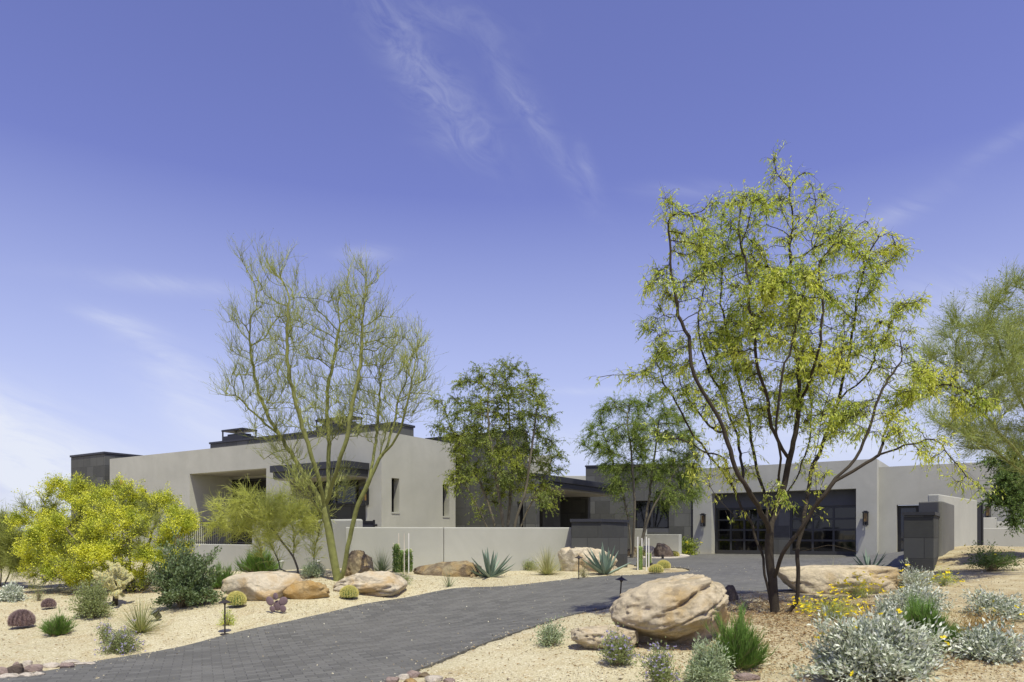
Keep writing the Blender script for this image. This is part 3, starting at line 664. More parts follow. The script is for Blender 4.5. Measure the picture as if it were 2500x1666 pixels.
FL_P = leafmat('purple_flower', [(.42, .36, .62), (.55, .5, .72), (.34, .28, .52)], .3, tcol=(1, 1, 1))
LF_J = leafmat('jojoba_leaf', [(.09, .13, .05), (.14, .20, .08), (.24, .29, .17)], .2)
LF_S = leafmat('silver_leaf', [(.44, .48, .38), (.60, .63, .52), (.72, .73, .64), (.20, .25, .12), (.54, .57, .46)], .12, tcol=(1.2, 1.3, 1.0))
LF_SG = leafmat('sage_leaf', [(.30, .37, .22), (.42, .48, .32), (.24, .32, .16)], .2)
LF_PG = leafmat('pale_green_leaf', [(.24, .30, .11), (.33, .37, .17), (.20, .24, .10)], .25)
NDL = leafmat('broom_needle', [(.09, .19, .03), (.15, .27, .05), (.20, .32, .06)], .2)
YUC = leafmat('yucca_blade', [(.22, .27, .09), (.34, .36, .14), (.42, .40, .20), (.16, .21, .07)], .15)
GRS = leafmat('grass_blade', [(.28, .31, .13), (.42, .42, .22), (.52, .48, .30)], .25)
GRD = leafmat('dark_blade', [(.13, .18, .09), (.20, .25, .13), (.26, .30, .18)], .15)
AGV = leafmat('agave_blade', [(.14, .20, .15), (.19, .26, .19), (.24, .31, .24)], .05, spec=.4)
DRY = leafmat('dry_leaf', [(.42, .30, .12), (.52, .40, .18), (.30, .20, .09)], .2)
STM = plain('plant_stem', (.2, .16, .09), .9)
CAC = plain('cactus_skin', (.12, .19, .045), .7, 0, .3, .25, 12)
SPN = leafmat('cactus_spine', [(.70, .66, .20), (.80, .74, .34), (.56, .54, .16)], .2)
SPW = leafmat('pale_spine', [(.76, .73, .50), (.86, .83, .64)], .3)
SPP = leafmat('purple_spine', [(.30, .20, .19), (.42, .32, .30), (.2, .14, .13)], .1)
PRK = plain('purple_pad', (.18, .125, .13), .7, 0, .3, .3, 14, .002)
def unit(v): return v / (np.linalg.norm(v, axis=-1, keepdims=True) + 1e-9)
def leaves(g, c, d, rng, L, Wd, jl=.35):
    """rhombic leaves: centres at c pointing along d"""
    n = len(c)
    if n == 0: return
    d = unit(d); s = unit(np.cross(d, rng.normal(size=(n, 3)))); l = (L * (1 + jl * rng.uniform(-1, 1, n)))[:, None]; w = (Wd * (1 + jl * rng.uniform(-1, 1, n)))[:, None]
    up = np.cross(s, d) * l * rng.uniform(-.12, .12, (n, 1))
    g.quads(np.stack([c, c + d * l * .45 + s * w * .5 + up, c + d * l, c + d * l * .45 - s * w * .5 + up], 1))
def fronds(g, c, d, rng, L, pairs, lw):
    """pinnate leaves: leaflet pairs along a hanging rachis"""
    n = len(c); d = unit(d); s = unit(np.cross(d, rng.normal(size=(n, 3)))); l = (L * rng.uniform(.65, 1.2, n))[:, None]
    for k in range(pairs):
        t = (k + .7) / pairs
        for sg in (-1, 1):
            p = c + d * l * t; q = d * .5 + s * sg; q = unit(q) * lw * 2.6 * (1.15 - abs(t - .5)); w = unit(np.cross(q, np.cross(d, s))) * lw * .5
            g.quads(np.stack([p, p + q * .5 + w, p + q, p + q * .5 - w], 1))
def sprays(g, P, D, L, rng, r=.003, segs=3, droop=0., jit=.12, k=3):
    """curved twigs; returns sample points and directions along them"""
    n = len(P); D = unit(D); pts = [P]; L = np.broadcast_to(np.asarray(L, float), (n,))[:, None]; cur = P.copy(); d = D.copy(); dirs = [d]
    for i in range(segs):
        d = unit(d + rng.normal(size=(n, 3)) * jit + np.array([0, 0, -droop]) * (i + 1) / segs)
        cur = cur + d * L / segs; pts.append(cur); dirs.append(d)
    rr = np.broadcast_to(np.asarray(r, float), (n,))
    for i in range(segs): g.sticks(pts[i], pts[i + 1], rr * (1 - i / segs * .8), rr * (1 - (i + 1) / segs * .8), k)
    return np.stack(pts, 1), np.stack(dirs, 1)
def along(pts, dirs, rng, m, t0=.1):
    n, s, _ = pts.shape; i = rng.integers(0, n, m); t = t0 + (1 - t0) * rng.uniform(0, 1, m); f = t * (s - 1); a = np.minimum(f.astype(int), s - 2); w = (f - a)[:, None]
    return pts[i, a] * (1 - w) + pts[i, a + 1] * w, dirs[i, a]
def colonize(lines, att, step=.16, infl=1.2, kill=.26, iters=90, up=.0, rng=None):
    pos = []; par = []; last = None; index = {}
    for ln in lines:
        ln = [np.array(p, float) for p in ln]
        start = None
        if pos:                                      # join the limb to the nearest existing node
            dd = np.linalg.norm(np.array(pos) - ln[0], axis=1); start = int(dd.argmin()); 
        prev = start if start is not None else -1
        if prev == -1: pos.append(ln[0]); par.append(-1); prev = 0
        for a, b in zip(ln[:-1], ln[1:]):
            m = max(1, int(round(np.linalg.norm(b - a) / step)))
            for j in range(1, m + 1): pos.append(a + (b - a) * j / m); par.append(prev); prev = len(pos) - 1
    P = np.array(pos); par = list(par)
    near = np.full(len(att), 1e9); who = np.zeros(len(att), int); alive = np.ones(len(att), bool); new0 = 0
    for it in range(iters):
        for s in range(new0, len(P)):
            d = np.linalg.norm(att - P[s], axis=1); b = d < near; near[b] = d[b]; who[b] = s
        alive &= near > kill
        new0 = len(P); use = alive & (near < infl)
        if not use.any(): 
            if alive.any() and infl < 4: infl *= 1.3; continue
            break
        v = unit(att[use] - P[who[use]]); acc = {}
        for s, w in zip(who[use], v):
            if s in acc: acc[s] += w
            else: acc[s] = w.copy()
        ks = list(acc); D = np.array([acc[s] for s in ks]); D = unit(D) + np.array([0, 0, up]) + rng.normal(size=(len(ks), 3)) * .16
        Nw = P[ks] + unit(D) * step
        P = np.concatenate([P, Nw]); par += ks
    return P, np.array(par)
def limbs(P, par, r_tip=.006, e=2.3, rmax=.12):
    n = len(P); acc = np.zeros(n); ch = [[] for _ in range(n)]
    for i in range(n - 1, 0, -1):
        if par[i] >= 0: ch[par[i]].append(i)
    rad = np.zeros(n)
    for i in range(n - 1, -1, -1):                    # children always come after their parent
        rad[i] = max(r_tip, acc[i] ** (1 / e)) if ch[i] else r_tip
        if par[i] >= 0: acc[par[i]] += rad[i] ** e
    rad = np.minimum(rad, rmax); return rad, ch
def tree_mesh(P, par, rad, ch, rng, wob=.012):
    P = P + rng.normal(size=P.shape) * wob * (rad < .05)[:, None]; g = G(); roots = [0]
    # smooth the skeleton a little
    Q = P.copy()
    for i in range(len(P)):
        if par[i] >= 0 and ch[i]: Q[i] = P[i] * .5 + .25 * P[par[i]] + .25 * P[ch[i]].mean(0)
    P = Q; stack = [0]; seen = set()
    while stack:
        i = stack.pop(); c = sorted(ch[i], key=lambda k: -rad[k])
        for k, s in enumerate(c):
            pts = [P[i]]; rr = [min(rad[i], rad[s] * 1.15)]; cur = s
            while True:
                pts.append(P[cur]); rr.append(rad[cur]); nx = sorted(ch[cur], key=lambda q: -rad[q])
                if not nx: break
                for o in nx[1:]: stack.append(('b', cur, o))
                cur = nx[0]
            if i == 0: rr[0] *= 1.25
            g.tube(pts, rr, 9 if rr[0] > .04 else (5 if rr[0] > .012 else 3), False)
        while stack and isinstance(stack[-1], tuple):
            _, a, s = stack.pop(); pts = [P[a]]; rr = [min(rad[a], rad[s] * 1.15)]; cur = s
            while True:
                pts.append(P[cur]); rr.append(rad[cur]); nx = sorted(ch[cur], key=lambda q: -rad[q])
                if not nx: break
                for o in nx[1:]: stack.append(('b', cur, o))
                cur = nx[0]
            g.tube(pts, rr, 9 if rr[0] > .04 else (5 if rr[0] > .012 else 3), False)
    return P, g
def tree(name, label, cat, base_px, Y, lines, blobs, seed, n_att, bark, crownfn, r_tip=.006, e=2.3, rmax=.12, infl=1.2, kill=.26, step=.16, up=0., basez=None, group=None, depth=None, wob=.012, tmat=None):
    rng = np.random.default_rng(seed)
    if Y is None: b = hit(*base_px)
    else: w = W(base_px[0], base_px[1], Y); b = Vector((w.x, w.y, h1(w.x, w.y) if basez is None else basez))
    Yb = b.y; k = Yb / F; bz = np.array([b.x, b.y, b.z])
    def loc(px, py, dY=0): return np.array([(px - CX) / F * (Yb + dY), Yb + dY, EYE - (py - HY) / F * (Yb + dY)]) - bz
    ls = []
    for ln in lines:
        pts = [loc(*p) for p in ln]
        if ln is lines[0] or abs(pts[0][2]) < .35: pts[0][2] = -.08
        ls.append(catmull(pts, 4))
    vol = np.array([max(1, b_[2] * b_[3]) for b_ in blobs], float); vol /= vol.sum(); att = []
    for b_, v in zip(blobs, vol):
        m = max(6, int(n_att * v)); q = unit(rng.normal(size=(m, 3))) * (rng.uniform(0.02, 1, (m, 1)) ** (1 / 3))
        dY = b_[4] if len(b_) > 4 else 0; dep = depth or 1.1
        rx, rz = b_[2] * k, b_[3] * k; ry = max(min(rx, rz) * dep, .25)
        att.append(loc(b_[0], b_[1], dY) + q * np.array([rx, ry, rz]))
    att = np.concatenate(att); att = att[att[:, 2] > .15]
    P, par = colonize(ls, att, step, infl, kill, 120, up, rng); rad, ch = limbs(P, par, r_tip, e, rmax)
    P, g = tree_mesh(P, par, rad, ch, rng, wob)
    t = empty(name, b, label, cat, group)
    g.build('trunk', bark, t, smooth=True)
    dirs = np.zeros_like(P); ok = par >= 0; dirs[ok] = unit(P[ok] - P[par[ok]]); dirs[~ok] = (0, 0, 1)
    crownfn(t, P, dirs, rad, ch, rng); return t
def pick(P, dirs, rad, ch, rmax_, rng, m, zmin=.3, zfull=0):
    i = np.where((rad < rmax_) & (P[:, 2] > zmin))[0]; w = np.array([2.0 if not ch[k] else 1.0 for k in i])
    if zfull: w *= np.clip((P[i, 2] - zmin) / (zfull - zmin), .12, 1) * np.array([max(.15, 1 + 2.2 * noise.noise(Vector(P[k]) * 1.3)) for k in i])
    w /= w.sum()
    j = rng.choice(i, m, p=w); return P[j] + rng.normal(size=(m, 3)) * .015, dirs[j]
def crown_bare(n1, n2, L1, L2, nl, r=.0035, up=.5, spread=.75, tw=TWG, leafm=LF_P, ll=.03):
    def f(t, P, dirs, rad, ch, rng):
        g = G(); p, d = pick(P, dirs, rad, ch, .02, rng, n1)
        pt, dr = sprays(g, p, d + rng.normal(size=d.shape) * spread + [0, 0, up], L1 * rng.uniform(.5, 1.3, n1), rng, r, 4, -.05, .18)
        q, e = along(pt, dr, rng, n2, .15)
        pt2, dr2 = sprays(g, q, e + rng.normal(size=e.shape) * .6 + [0, 0, up * .4], L2 * rng.uniform(.4, 1.4, n2), rng, r * .6, 3, 0, .15)
        g.build('twigs', tw, t)
        if nl:
            h = G(); c, d2 = along(pt2, dr2, rng, nl, .3); leaves(h, c, d2 + rng.normal(size=c.shape) * .7, rng, ll, ll * .4); h.build('crown', leafm, t)
    return f
def crown_leafy(n1, L1, nf, FLn, pairs, lw, leafm, up=.2, droop=.5, hang=.8, tw=None, spread=.8, r=.003, rlim=.02, zmin=.3, zfull=0):
    def f(t, P, dirs, rad, ch, rng):
        g = G(); p, d = pick(P, dirs, rad, ch, rlim, rng, n1, zmin, zfull)
        pt, dr = sprays(g, p, d + rng.normal(size=d.shape) * spread + [0, 0, up], L1 * rng.uniform(.4, 1.4, n1), rng, r, 3, droop, .2)
        g.build('twigs', tw or BARK_D, t); h = G(); c, d2 = along(pt, dr, rng, nf, .1)
        dd = d2 * .5 + rng.normal(size=c.shape) * .55 + [0, 0, -hang]
        if pairs: fronds(h, c, dd, rng, FLn, pairs, lw)
        else: leaves(h, c, dd, rng, FLn, lw)
        h.build('crown', leafm, t)
    return f
# ------------------------------------------------------------ trees
tree('palo_verde_tree', 'tall nearly bare palo verde with green forking trunk among boulders by the patio wall', 'tree', (826, 1410), 15.6,
 [[(826,1414),(812,1350),(802,1290),(792,1235)], [(834,1412,-.1),(850,1335,-.2),(868,1250,-.3),(900,1180,-.4),(925,1120,-.4),(945,1040,-.4)],
  [(794,1245),(765,1190,.2),(725,1130,.3),(680,1060,.4),(640,985,.5),(618,900,.5),(610,830,.5)],
  [(794,1240),(780,1170,-.3),(755,1100,-.5),(730,1010,-.6),(708,920,-.6),(700,820,-.5),(705,730,-.5)],
  [(793,1235),(802,1150,.4),(803,1060,.6),(800,970,.7),(815,880,.8),(830,790,.8)],
  [(793,1238),(822,1150,-.5),(845,1070,-.7),(862,980,-.7),(880,880,-.6),(885,780,-.5)],
  [(900,1180,-.4),(915,1100,0),(925,1010,.3),(930,930,.5)], [(925,1120,-.4),(975,1060,-.7),(995,980,-.9),(1010,910,-.9)], [(940,1110,-.4),(960,1040,.2),(975,960,.3)],
  [(790,1260,0),(755,1215,-.5),(715,1180,-.7)], [(680,1060,.4),(620,1010,.2),(575,965,.1)]],
 [(655,760,55,85,.3),(690,690,40,70,-.3),(600,830,50,90,.4),(620,940,60,80,.4),(700,850,60,120,-.4),(740,760,40,70,.4),(770,880,50,130,.5),(830,790,60,100,.6),(880,730,50,80,-.3),
  (900,820,60,100,-.4),(860,930,60,110,0),(960,870,60,70,.3),(1010,880,50,80,-.6),(970,970,70,90,0),(1030,950,35,60,-.5),(720,1000,70,80,0),(650,1040,60,50,.3),(800,1020,80,80,.2),(900,1040,60,60,0),
  (560,930,35,25,.1),(545,960,30,20,0),(600,650,25,25,.4),(650,660,35,35,0),(870,660,25,35,-.3),(910,690,30,30,-.2),(740,1190,50,50,-.6),(830,1200,40,40,.3),(700,1120,60,40,.2)],
 11, 1500, BARK_G, crown_bare(4200, 9500, .50, .22, 3500, .0052, 1.3, .42), r_tip=.0075, e=2.3, rmax=.13, infl=1.0, kill=.2, step=.13, up=.28, depth=1.6)
tree('mesquite_tree', 'large multi-stemmed mesquite with yellow-green drooping leaves standing in front of the garage doors', 'tree', (1893, 1497), 10.5,
 [[(1893,1500),(1887,1430),(1878,1360),(1880,1290),(1893,1240,.2),(1920,1160,.3),(1940,1080,.3),(1950,990,.2),(1945,880,0),(1935,760,0),(1930,640,0)],
  [(1884,1497),(1868,1420),(1858,1350,.1),(1840,1290,.2),(1812,1240,.3),(1790,1185,.3),(1770,1120,.3)],
  [(1935,1492,-.1),(1950,1425,-.2),(1946,1350,-.2),(1962,1280,-.2),(1992,1225,-.2),(2015,1160,-.2)],
  [(1880,1300),(1855,1245,-.2),(1822,1195,-.4),(1795,1140,-.5),(1775,1060,-.5),(1740,990,-.5),(1700,920,-.5),(1680,820,-.4)],
  [(1890,1420),(1912,1350,-.3),(1948,1305,-.4),(1985,1250,-.5),(2030,1185,-.6),(2080,1150,-.6),(2150,1110,-.6),(2230,1085,-.6),(2290,1075,-.6),(2330,1130,-.6),(2390,1190,-.6)],
  [(1880,1290),(1870,1220,.5),(1850,1140,.7),(1830,1050,.8),(1810,950,.8),(1780,850,.8),(1760,740,.8)],
  [(1930,1130,.3),(1890,1060,.1),(1875,980,-.2),(1850,880,-.5),(1830,760,-.5),(1825,640,-.4)],
  [(1962,1280,-.2),(1975,1180,.4),(2010,1080,.7),(2045,980,.8),(2070,880,.8),(2090,760,.7)],
  [(2030,1185,-.6),(2085,1120,-.4),(2130,1030,-.3),(2155,950,-.2),(2200,880,0)], [(2150,1110,-.6),(2170,1030,.4),(2250,965,.5),(2320,940,.5),(2400,975,.5)],
  [(1790,1185,.3),(1735,1110,.4),(1690,1060,.4),(1655,990,.3),(1620,935,.2),(1600,880,.1)], [(1620,935,.2),(1570,915,.1),(1510,912,.1),(1460,925,.1)],
  [(1950,990,.2),(1990,890,-.4),(2010,780,-.5),(2000,640,-.4)], [(1770,1120,.3),(1700,1090,-.2),(1640,1065,-.3),(1600,1050,-.3)],
  [(1812,1240,.3),(1790,1260,-.3),(1730,1190,-.3)], [(1946,1350,-.2),(1985,1340,-.5),(2020,1330,-.6),(2080,1345,-.6)], [(1680,820,-.4),(1650,740,-.4),(1635,640,-.4),(1628,540,-.4)],
  [(1820,1195,-.4),(1800,1080,.5),(1770,980,.8),(1720,880,.7),(1700,760,.6)],[(1893,1240,.2),(1905,1120,-.6),(1900,1000,-.9),(1920,880,-1.0),(1960,760,-.9)],[(1992,1225,-.2),(1990,1120,-.7),(2010,1000,-.9),(2050,890,-.9),(2060,780,-.8)],
  [(1880,1290),(1930,1190,.7),(1970,1100,1.0),(1980,1000,1.1),(1975,880,1.1)],[(1775,1060,-.5),(1730,1040,.2),(1670,960,.6),(1640,880,.6)],[(2045,980,.8),(2110,920,.6),(2150,840,.5)]],
 [(1905,470,35,55),(1980,470,35,50),(1895,425,14,25),(1990,420,12,25),(1895,410,12,25),(1990,410,12,20),(1830,520,60,70,-.3),(1760,520,50,60,.3),(1632,510,22,45,-.4),(1680,580,55,60,-.2),(1760,620,80,80,.4),(1880,590,90,90,.2),(1990,580,70,90,-.3),(2080,570,60,60,.3),(2150,600,60,40,.3),
  (2200,640,35,15,.3),(2110,660,50,40,0),(1615,690,40,60,-.2),(1690,710,70,80,-.4),(1790,750,90,100,.5),(1900,740,90,100,-.5),(2000,740,80,100,.5),(2100,740,60,60,.3),(1590,780,25,30,0),(1660,850,60,60,-.2),(1760,880,80,80,.5),(1870,880,90,80,-.5),
  (1980,880,80,80,.3),(2090,870,80,90,.5),(2180,820,60,50,.2),(2220,740,25,20,.2),(2200,920,80,60,0),(2290,930,60,50,.4),(2360,975,60,30,.5),(2420,990,25,15,.5),(1700,980,60,60,.3),(1620,940,30,25,.1),(1500,915,35,8,.1),(1560,912,30,8,.1),
  (1800,1010,80,60,0),(1920,1010,90,60,.3),(2050,1010,80,60,0),(2170,1040,70,40,-.4),(2270,1090,60,35,-.6),(2360,1180,35,25,-.6),(1650,1070,40,25,-.2),(1740,1150,50,35,-.2),(1830,1150,50,30,.5),(2010,1190,40,30,-.3),(2080,1350,40,15,-.6),(1900,1200,40,30,-.4)],
 23, 2100, BARK_D, crown_leafy(12000, .27, 64000, .068, 0, .0145, LF_M, .15, .5, .8, r=.003, rlim=.014, zmin=1.2, zfull=3.1), r_tip=.0056, e=2.28, rmax=.088, infl=1.1, kill=.2, step=.12, depth=1.25, wob=.018)
tree('acacia_tree', 'dense green multi-stemmed tree rising behind the courtyard wall beside the tall stone wall', 'tree', (1228, 1378), 22.6,
 [[(1222,1380),(1210,1290,.2),(1180,1200,.3),(1140,1120,.3),(1110,1060,.3)], [(1230,1380),(1228,1280,-.3),(1212,1180,-.4),(1195,1060,-.4),(1190,960,-.4)], [(1236,1380),(1240,1280,.4),(1250,1180,.6),(1245,1060,.6),(1240,950,.6)],
  [(1242,1380),(1258,1280,-.5),(1285,1190,-.6),(1300,1090,-.7),(1310,1000,-.6)], [(1246,1380),(1270,1290,.2),(1310,1200,.2),(1340,1150,.2)], [(1218,1380),(1190,1290,-.5),(1150,1210,-.6),(1120,1150,-.7)]],
 [(1225,910,35,45),(1180,930,45,50,.5),(1265,930,45,45,-.5),(1130,940,30,40,.3),(1310,950,35,45,.3),(1090,990,35,40,-.3),(1220,1010,90,70,.4),(1150,1030,60,60,-.5),(1320,1020,50,50,-.4),(1110,1080,45,45,.4),(1280,1090,80,70,.4),(1190,1120,90,60,-.6),
  (1130,1160,40,30,-.5),(1300,1160,60,40,.2),(1230,1190,80,40,.5),(1070,1050,25,25,0),(1360,1150,30,14,.2),(1330,1210,40,22,-.4),(1360,1085,25,25,0),(1100,1180,15,20,-.8),(1270,1240,40,25,-.5)],
 31, 900, BARK_B, crown_leafy(3600, .45, 56000, .075, 0, .021, LF_A, .2, .5, .55, r=.006, rlim=.03, zmin=1.3), r_tip=.012, e=2.3, rmax=.1, infl=1.9, kill=.42, step=.24, depth=1.2)
tree('feathery_tree', 'smaller feathery green tree in front of the stone wing, left of the garage', 'tree', (1548, 1361), 29.0,
 [[(1540,1362),(1538,1300,.2),(1525,1220,.3),(1500,1140,.3),(1480,1080,.3)], [(1546,1362),(1548,1290,-.4),(1550,1200,-.5),(1540,1100,-.5),(1530,1020,-.5)], [(1552,1362),(1572,1300,.4),(1585,1200,.5),(1600,1100,.6),(1610,1020,.6)], [(1556,1362),(1590,1250,-.4),(1630,1180,-.5),(1670,1120,-.6)]],
 [(1530,990,50,40),(1490,1000,40,35,.5),(1590,985,55,40,-.4),(1450,1050,30,35,.3),(1530,1060,80,60,-.4),(1620,1050,70,60,.5),(1480,1110,50,50,0),(1680,1060,45,50,-.3),(1590,1130,80,50,.4),(1680,1140,45,60,.2),(1520,1170,50,35,-.5),(1640,1200,50,40,-.5),(1430,1080,14,18,0),(1600,1225,40,20,.3),(1700,1180,20,40,0)],
 37, 700, BARK_B, crown_leafy(4200, .55, 90000, .085, 0, .015, LF_F, .25, .6, .5, r=.006, rlim=.04, zmin=1.6), r_tip=.012, e=2.3, rmax=.1, infl=2.2, kill=.5, step=.28, depth=1.2)
tree('young_palo_verde', 'low leaning palo verde with drooping yellow-green twigs in front of the patio wall railing', 'tree', (700, 1400), 17.3,
 [[(735,1400),(716,1360),(690,1325),(655,1295),(615,1265),(575,1250)], [(700,1402,.3),(672,1355,.4),(655,1310,.5),(660,1260,.6),(670,1220,.6)], [(768,1398,.2),(766,1345,.2),(780,1300,.2),(790,1260,.2)], [(690,1325),(650,1270,-.4),(620,1225,-.5),(600,1205,-.5)], [(716,1360),(718,1310,-.4),(705,1265,-.4)], [(655,1400,.5),(640,1360,.4),(625,1310,.3),(605,1290,.3)]],
 [(600,1225,40,25,-.4),(560,1250,40,22),(540,1275,30,18,.3),(620,1265,60,35,.2),(690,1240,40,40,.4),(670,1290,40,25,-.3),(780,1275,30,35,.2),(730,1265,35,35,-.3),(580,1300,50,15,.3)],
 41, 300, BARK_B, crown_bare(2000, 9000, .45, .22, 900, .0065, -.08, .55, TWG2, LF_P), r_tip=.006, e=2.2, rmax=.05, infl=1.2, kill=.26, step=.15, depth=1.6)
tree('flowering_palo_verde', 'big rounded palo verde covered in bright yellow blossom at the left edge of the house', 'tree', (310, 1442), 17.2,
 [[(335,1445),(350,1390),(365,1330),(380,1270)], [(325,1445,.3),(300,1380,.6),(280,1310,.8),(270,1240,.8)], [(315,1445,-.2),(260,1390,-.6),(200,1330,-.9),(150,1280,-.9)], [(340,1445,-.3),(390,1390,-.7),(430,1330,-.8),(455,1280,-.7)], [(305,1445,0),(230,1410,0),(150,1370,.2),(90,1320,.3)], [(322,1445),(320,1370,-.9),(310,1290,-1.1)]],
 [(100,1260,50,50,.2),(130,1200,40,25,.2),(85,1225,20,15),(230,1205,40,20,.2),(300,1205,30,20,-.3),(380,1225,50,25,.2),(160,1225,50,35,.4),(190,1200,30,20),(230,1250,60,45,-.4),(270,1230,30,40,.3),(330,1240,60,40,.5),(340,1220,20,25,0),(395,1260,50,35,-.3),(440,1270,35,40,.3),(460,1290,25,30),(130,1320,70,50,-.6),(200,1310,80,60,.5),(290,1300,80,55,-.9),(370,1310,80,50,-.9),(430,1320,40,35,-.6),
  (110,1380,60,35,-.4),(190,1390,80,40,-1.0),(110,1415,50,22,-.3),(230,1420,60,20,-1.1),(330,1415,60,22,-1.0),(410,1400,40,25,-.8),(270,1370,80,40,-1.2),(350,1370,60,40,-1.1),(410,1360,40,30,-.9),(420,1240,22,30,.4)],
 43, 900, BARK_B, crown_bare(5600, 15000, .32, .18, 0, .006, .35, .6, leafmat('green_twig', [(.22, .25, .06), (.30, .33, .09), (.16, .18, .05)], .1)), r_tip=.01, e=2.3, rmax=.08, infl=1.5, kill=.32, step=.2, depth=1.3)
def add_blossom(treeobj, seed, n):
    tw = [o for o in treeobj.children if o.name.startswith('twigs')][0]; me = tw.data; k = len(me.vertices); co = np.empty(k * 3, np.float32); me.vertices.foreach_get('co', co); co = co.reshape(-1, 3).astype(float)
    rng = np.random.default_rng(seed); cen = co[:, :3].mean(0); d = co - cen; rn = np.linalg.norm(d / (np.std(co, 0) + .01), axis=1)
    nz = np.array([noise.noise(Vector(p) * 1.6) for p in co[::6]]); idx = np.arange(k)[::6]; w = np.clip(nz * 2.2 + .55 + (co[idx, 0] < cen[0] + .9) * .15 - (co[idx, 2] < .5) * .5, .02, 1.2) * np.clip(rn[idx] - .55, .1, 1); w /= w.sum()
    c = co[rng.choice(idx, n // 7, p=w)]; c = np.repeat(c, 7, 0) + rng.normal(size=(n // 7 * 7, 3)) * .042
    g = G(); leaves(g, c, rng.normal(size=c.shape), rng, .03, .027); g.build('blossom', FL_Y, treeobj)
for o in list(COL.objects):
    if o.name.startswith('flowering_palo_verde'): add_blossom(o, 5, 140000)
tree('palo_verde_shrub', 'soft green palo verde bush cut by the left edge of the picture', 'tree', (8, 1425), 18.0,
 [[(0,1425),(5,1370),(15,1320)], [(-20,1425),(-40,1350),(-50,1300)], [(10,1425),(30,1370),(40,1330)]],
 [(10,1300,35,35),(-40,1290,50,40),(30,1350,25,40,-.3),(-20,1360,60,50),(20,1330,30,40,.4),(45,1340,18,40),(40,1390,25,25,-.4)], 47, 300, BARK_B, crown_bare(2500, 12000, .45, .25, 6000, .006, .6, .5, leafmat('lime_twig', [(.30, .34, .08), (.42, .45, .12)], .15), LF_PG), r_tip=.008, e=2.2, rmax=.05, infl=1.5, kill=.35, step=.2)
tree('broad_palo_verde', 'big fine-twigged palo verde leaning in from the right edge, above the yard wall', 'tree', (2640, 1380), 13.5,
 [[(2640,1385),(2600,1280),(2540,1180),(2470,1090),(2400,1010),(2330,930)], [(2600,1280),(2560,1140,.4),(2500,1000,.6),(2450,880,.6),(2420,780,.6)], [(2640,1385,.3),(2620,1150,.5),(2580,980,.7),(2540,820,.7),(2510,720,.7)], [(2540,1180,0),(2450,1120,-.5),(2370,1070,-.6),(2300,1040,-.6)]],
 [(2420,760,55,50),(2480,700,50,40,.3),(2350,800,50,50,.2),(2300,860,50,45,0),(2400,870,80,70,-.4),(2490,820,80,90,.5),(2290,940,50,50,.2),(2370,970,80,60,.4),(2470,950,80,80,-.4),(2400,1060,80,50,.1),(2330,1040,50,40,-.5),(2500,1060,70,60,.5),(2560,900,80,120),(2260,900,25,30,0),(2280,1010,25,25,-.4)],
 53, 800, BARK_G, crown_bare(5500, 24000, .42, .2, 9000, .0045, .45, .5, leafmat('green_fine_twig', [(.26, .33, .07), (.38, .45, .12), (.50, .52, .20)], .2), LF_PG, .045), r_tip=.006, e=2.35, rmax=.14, infl=1.4, kill=.3, step=.18, up=.05, depth=1.5)
tree('ironwood_tree', 'dense dark green tree overhanging the low stepped wall at the right edge', 'tree', (2560, 1340), 16.5,
 [[(2560,1345),(2540,1270),(2510,1200),(2480,1150)], [(2565,1345,.3),(2570,1230,.4),(2550,1150,.4)], [(2540,1270),(2490,1250,-.4),(2460,1235,-.5)]],
 [(2480,1120,55,35),(2450,1170,35,30,-.3),(2500,1190,60,50,.3),(2450,1225,30,25,-.4),(2490,1255,45,25,-.3),(2550,1150,50,60),(2560,1240,50,50),(2430,1140,20,20,0),(2470,1285,18,12,-.4)],
 59, 340, BARK_B, crown_leafy(2400, .35, 52000, .055, 0, .022, LF_D, .2, .4, .4, r=.005, rlim=.03, zmin=.4), r_tip=.01, e=2.3, rmax=.12, infl=1.5, kill=.32, step=.2)
# ------------------------------------------------------------ boulders
RK_P = rockmat('pale_granite', (.60, .52, .38), (.48, .33, .15), (.17, .13, .09), .48, .35)
RK_B = rockmat('big_granite', (.58, .49, .34), (.44, .31, .14), (.15, .12, .09), .45, .36)
RK_O = rockmat('orange_granite', (.46, .33, .16), (.38, .23, .07), (.16, .11, .07), .55, .38)
RK_D = rockmat('brown_granite', (.33, .27, .16), (.33, .22, .09), (.10, .07, .055), .5, .55)
RK_K = rockmat('dark_rock', (.16, .125, .10), (.2, .13, .08), (.07, .055, .045), .45, .5)
RK_M = rockmat('mauve_rock', (.34, .26, .23), (.38, .30, .24), (.20, .14, .13), .5, .4)
RK_W = rockmat('white_rock', (.62, .55, .45), (.48, .36, .22), (.3, .24, .18), .4, .35)
def icos(n):
    bm = bmesh.new(); bmesh.ops.create_icosphere(bm, subdivisions=n, radius=1.0); V = np.array([v.co[:] for v in bm.verts]); T = np.array([[v.index for v in f.verts] for f in bm.faces]); bm.free(); return V, T
ICO = {k: icos(k) for k in (2, 3, 4, 5, 6)}
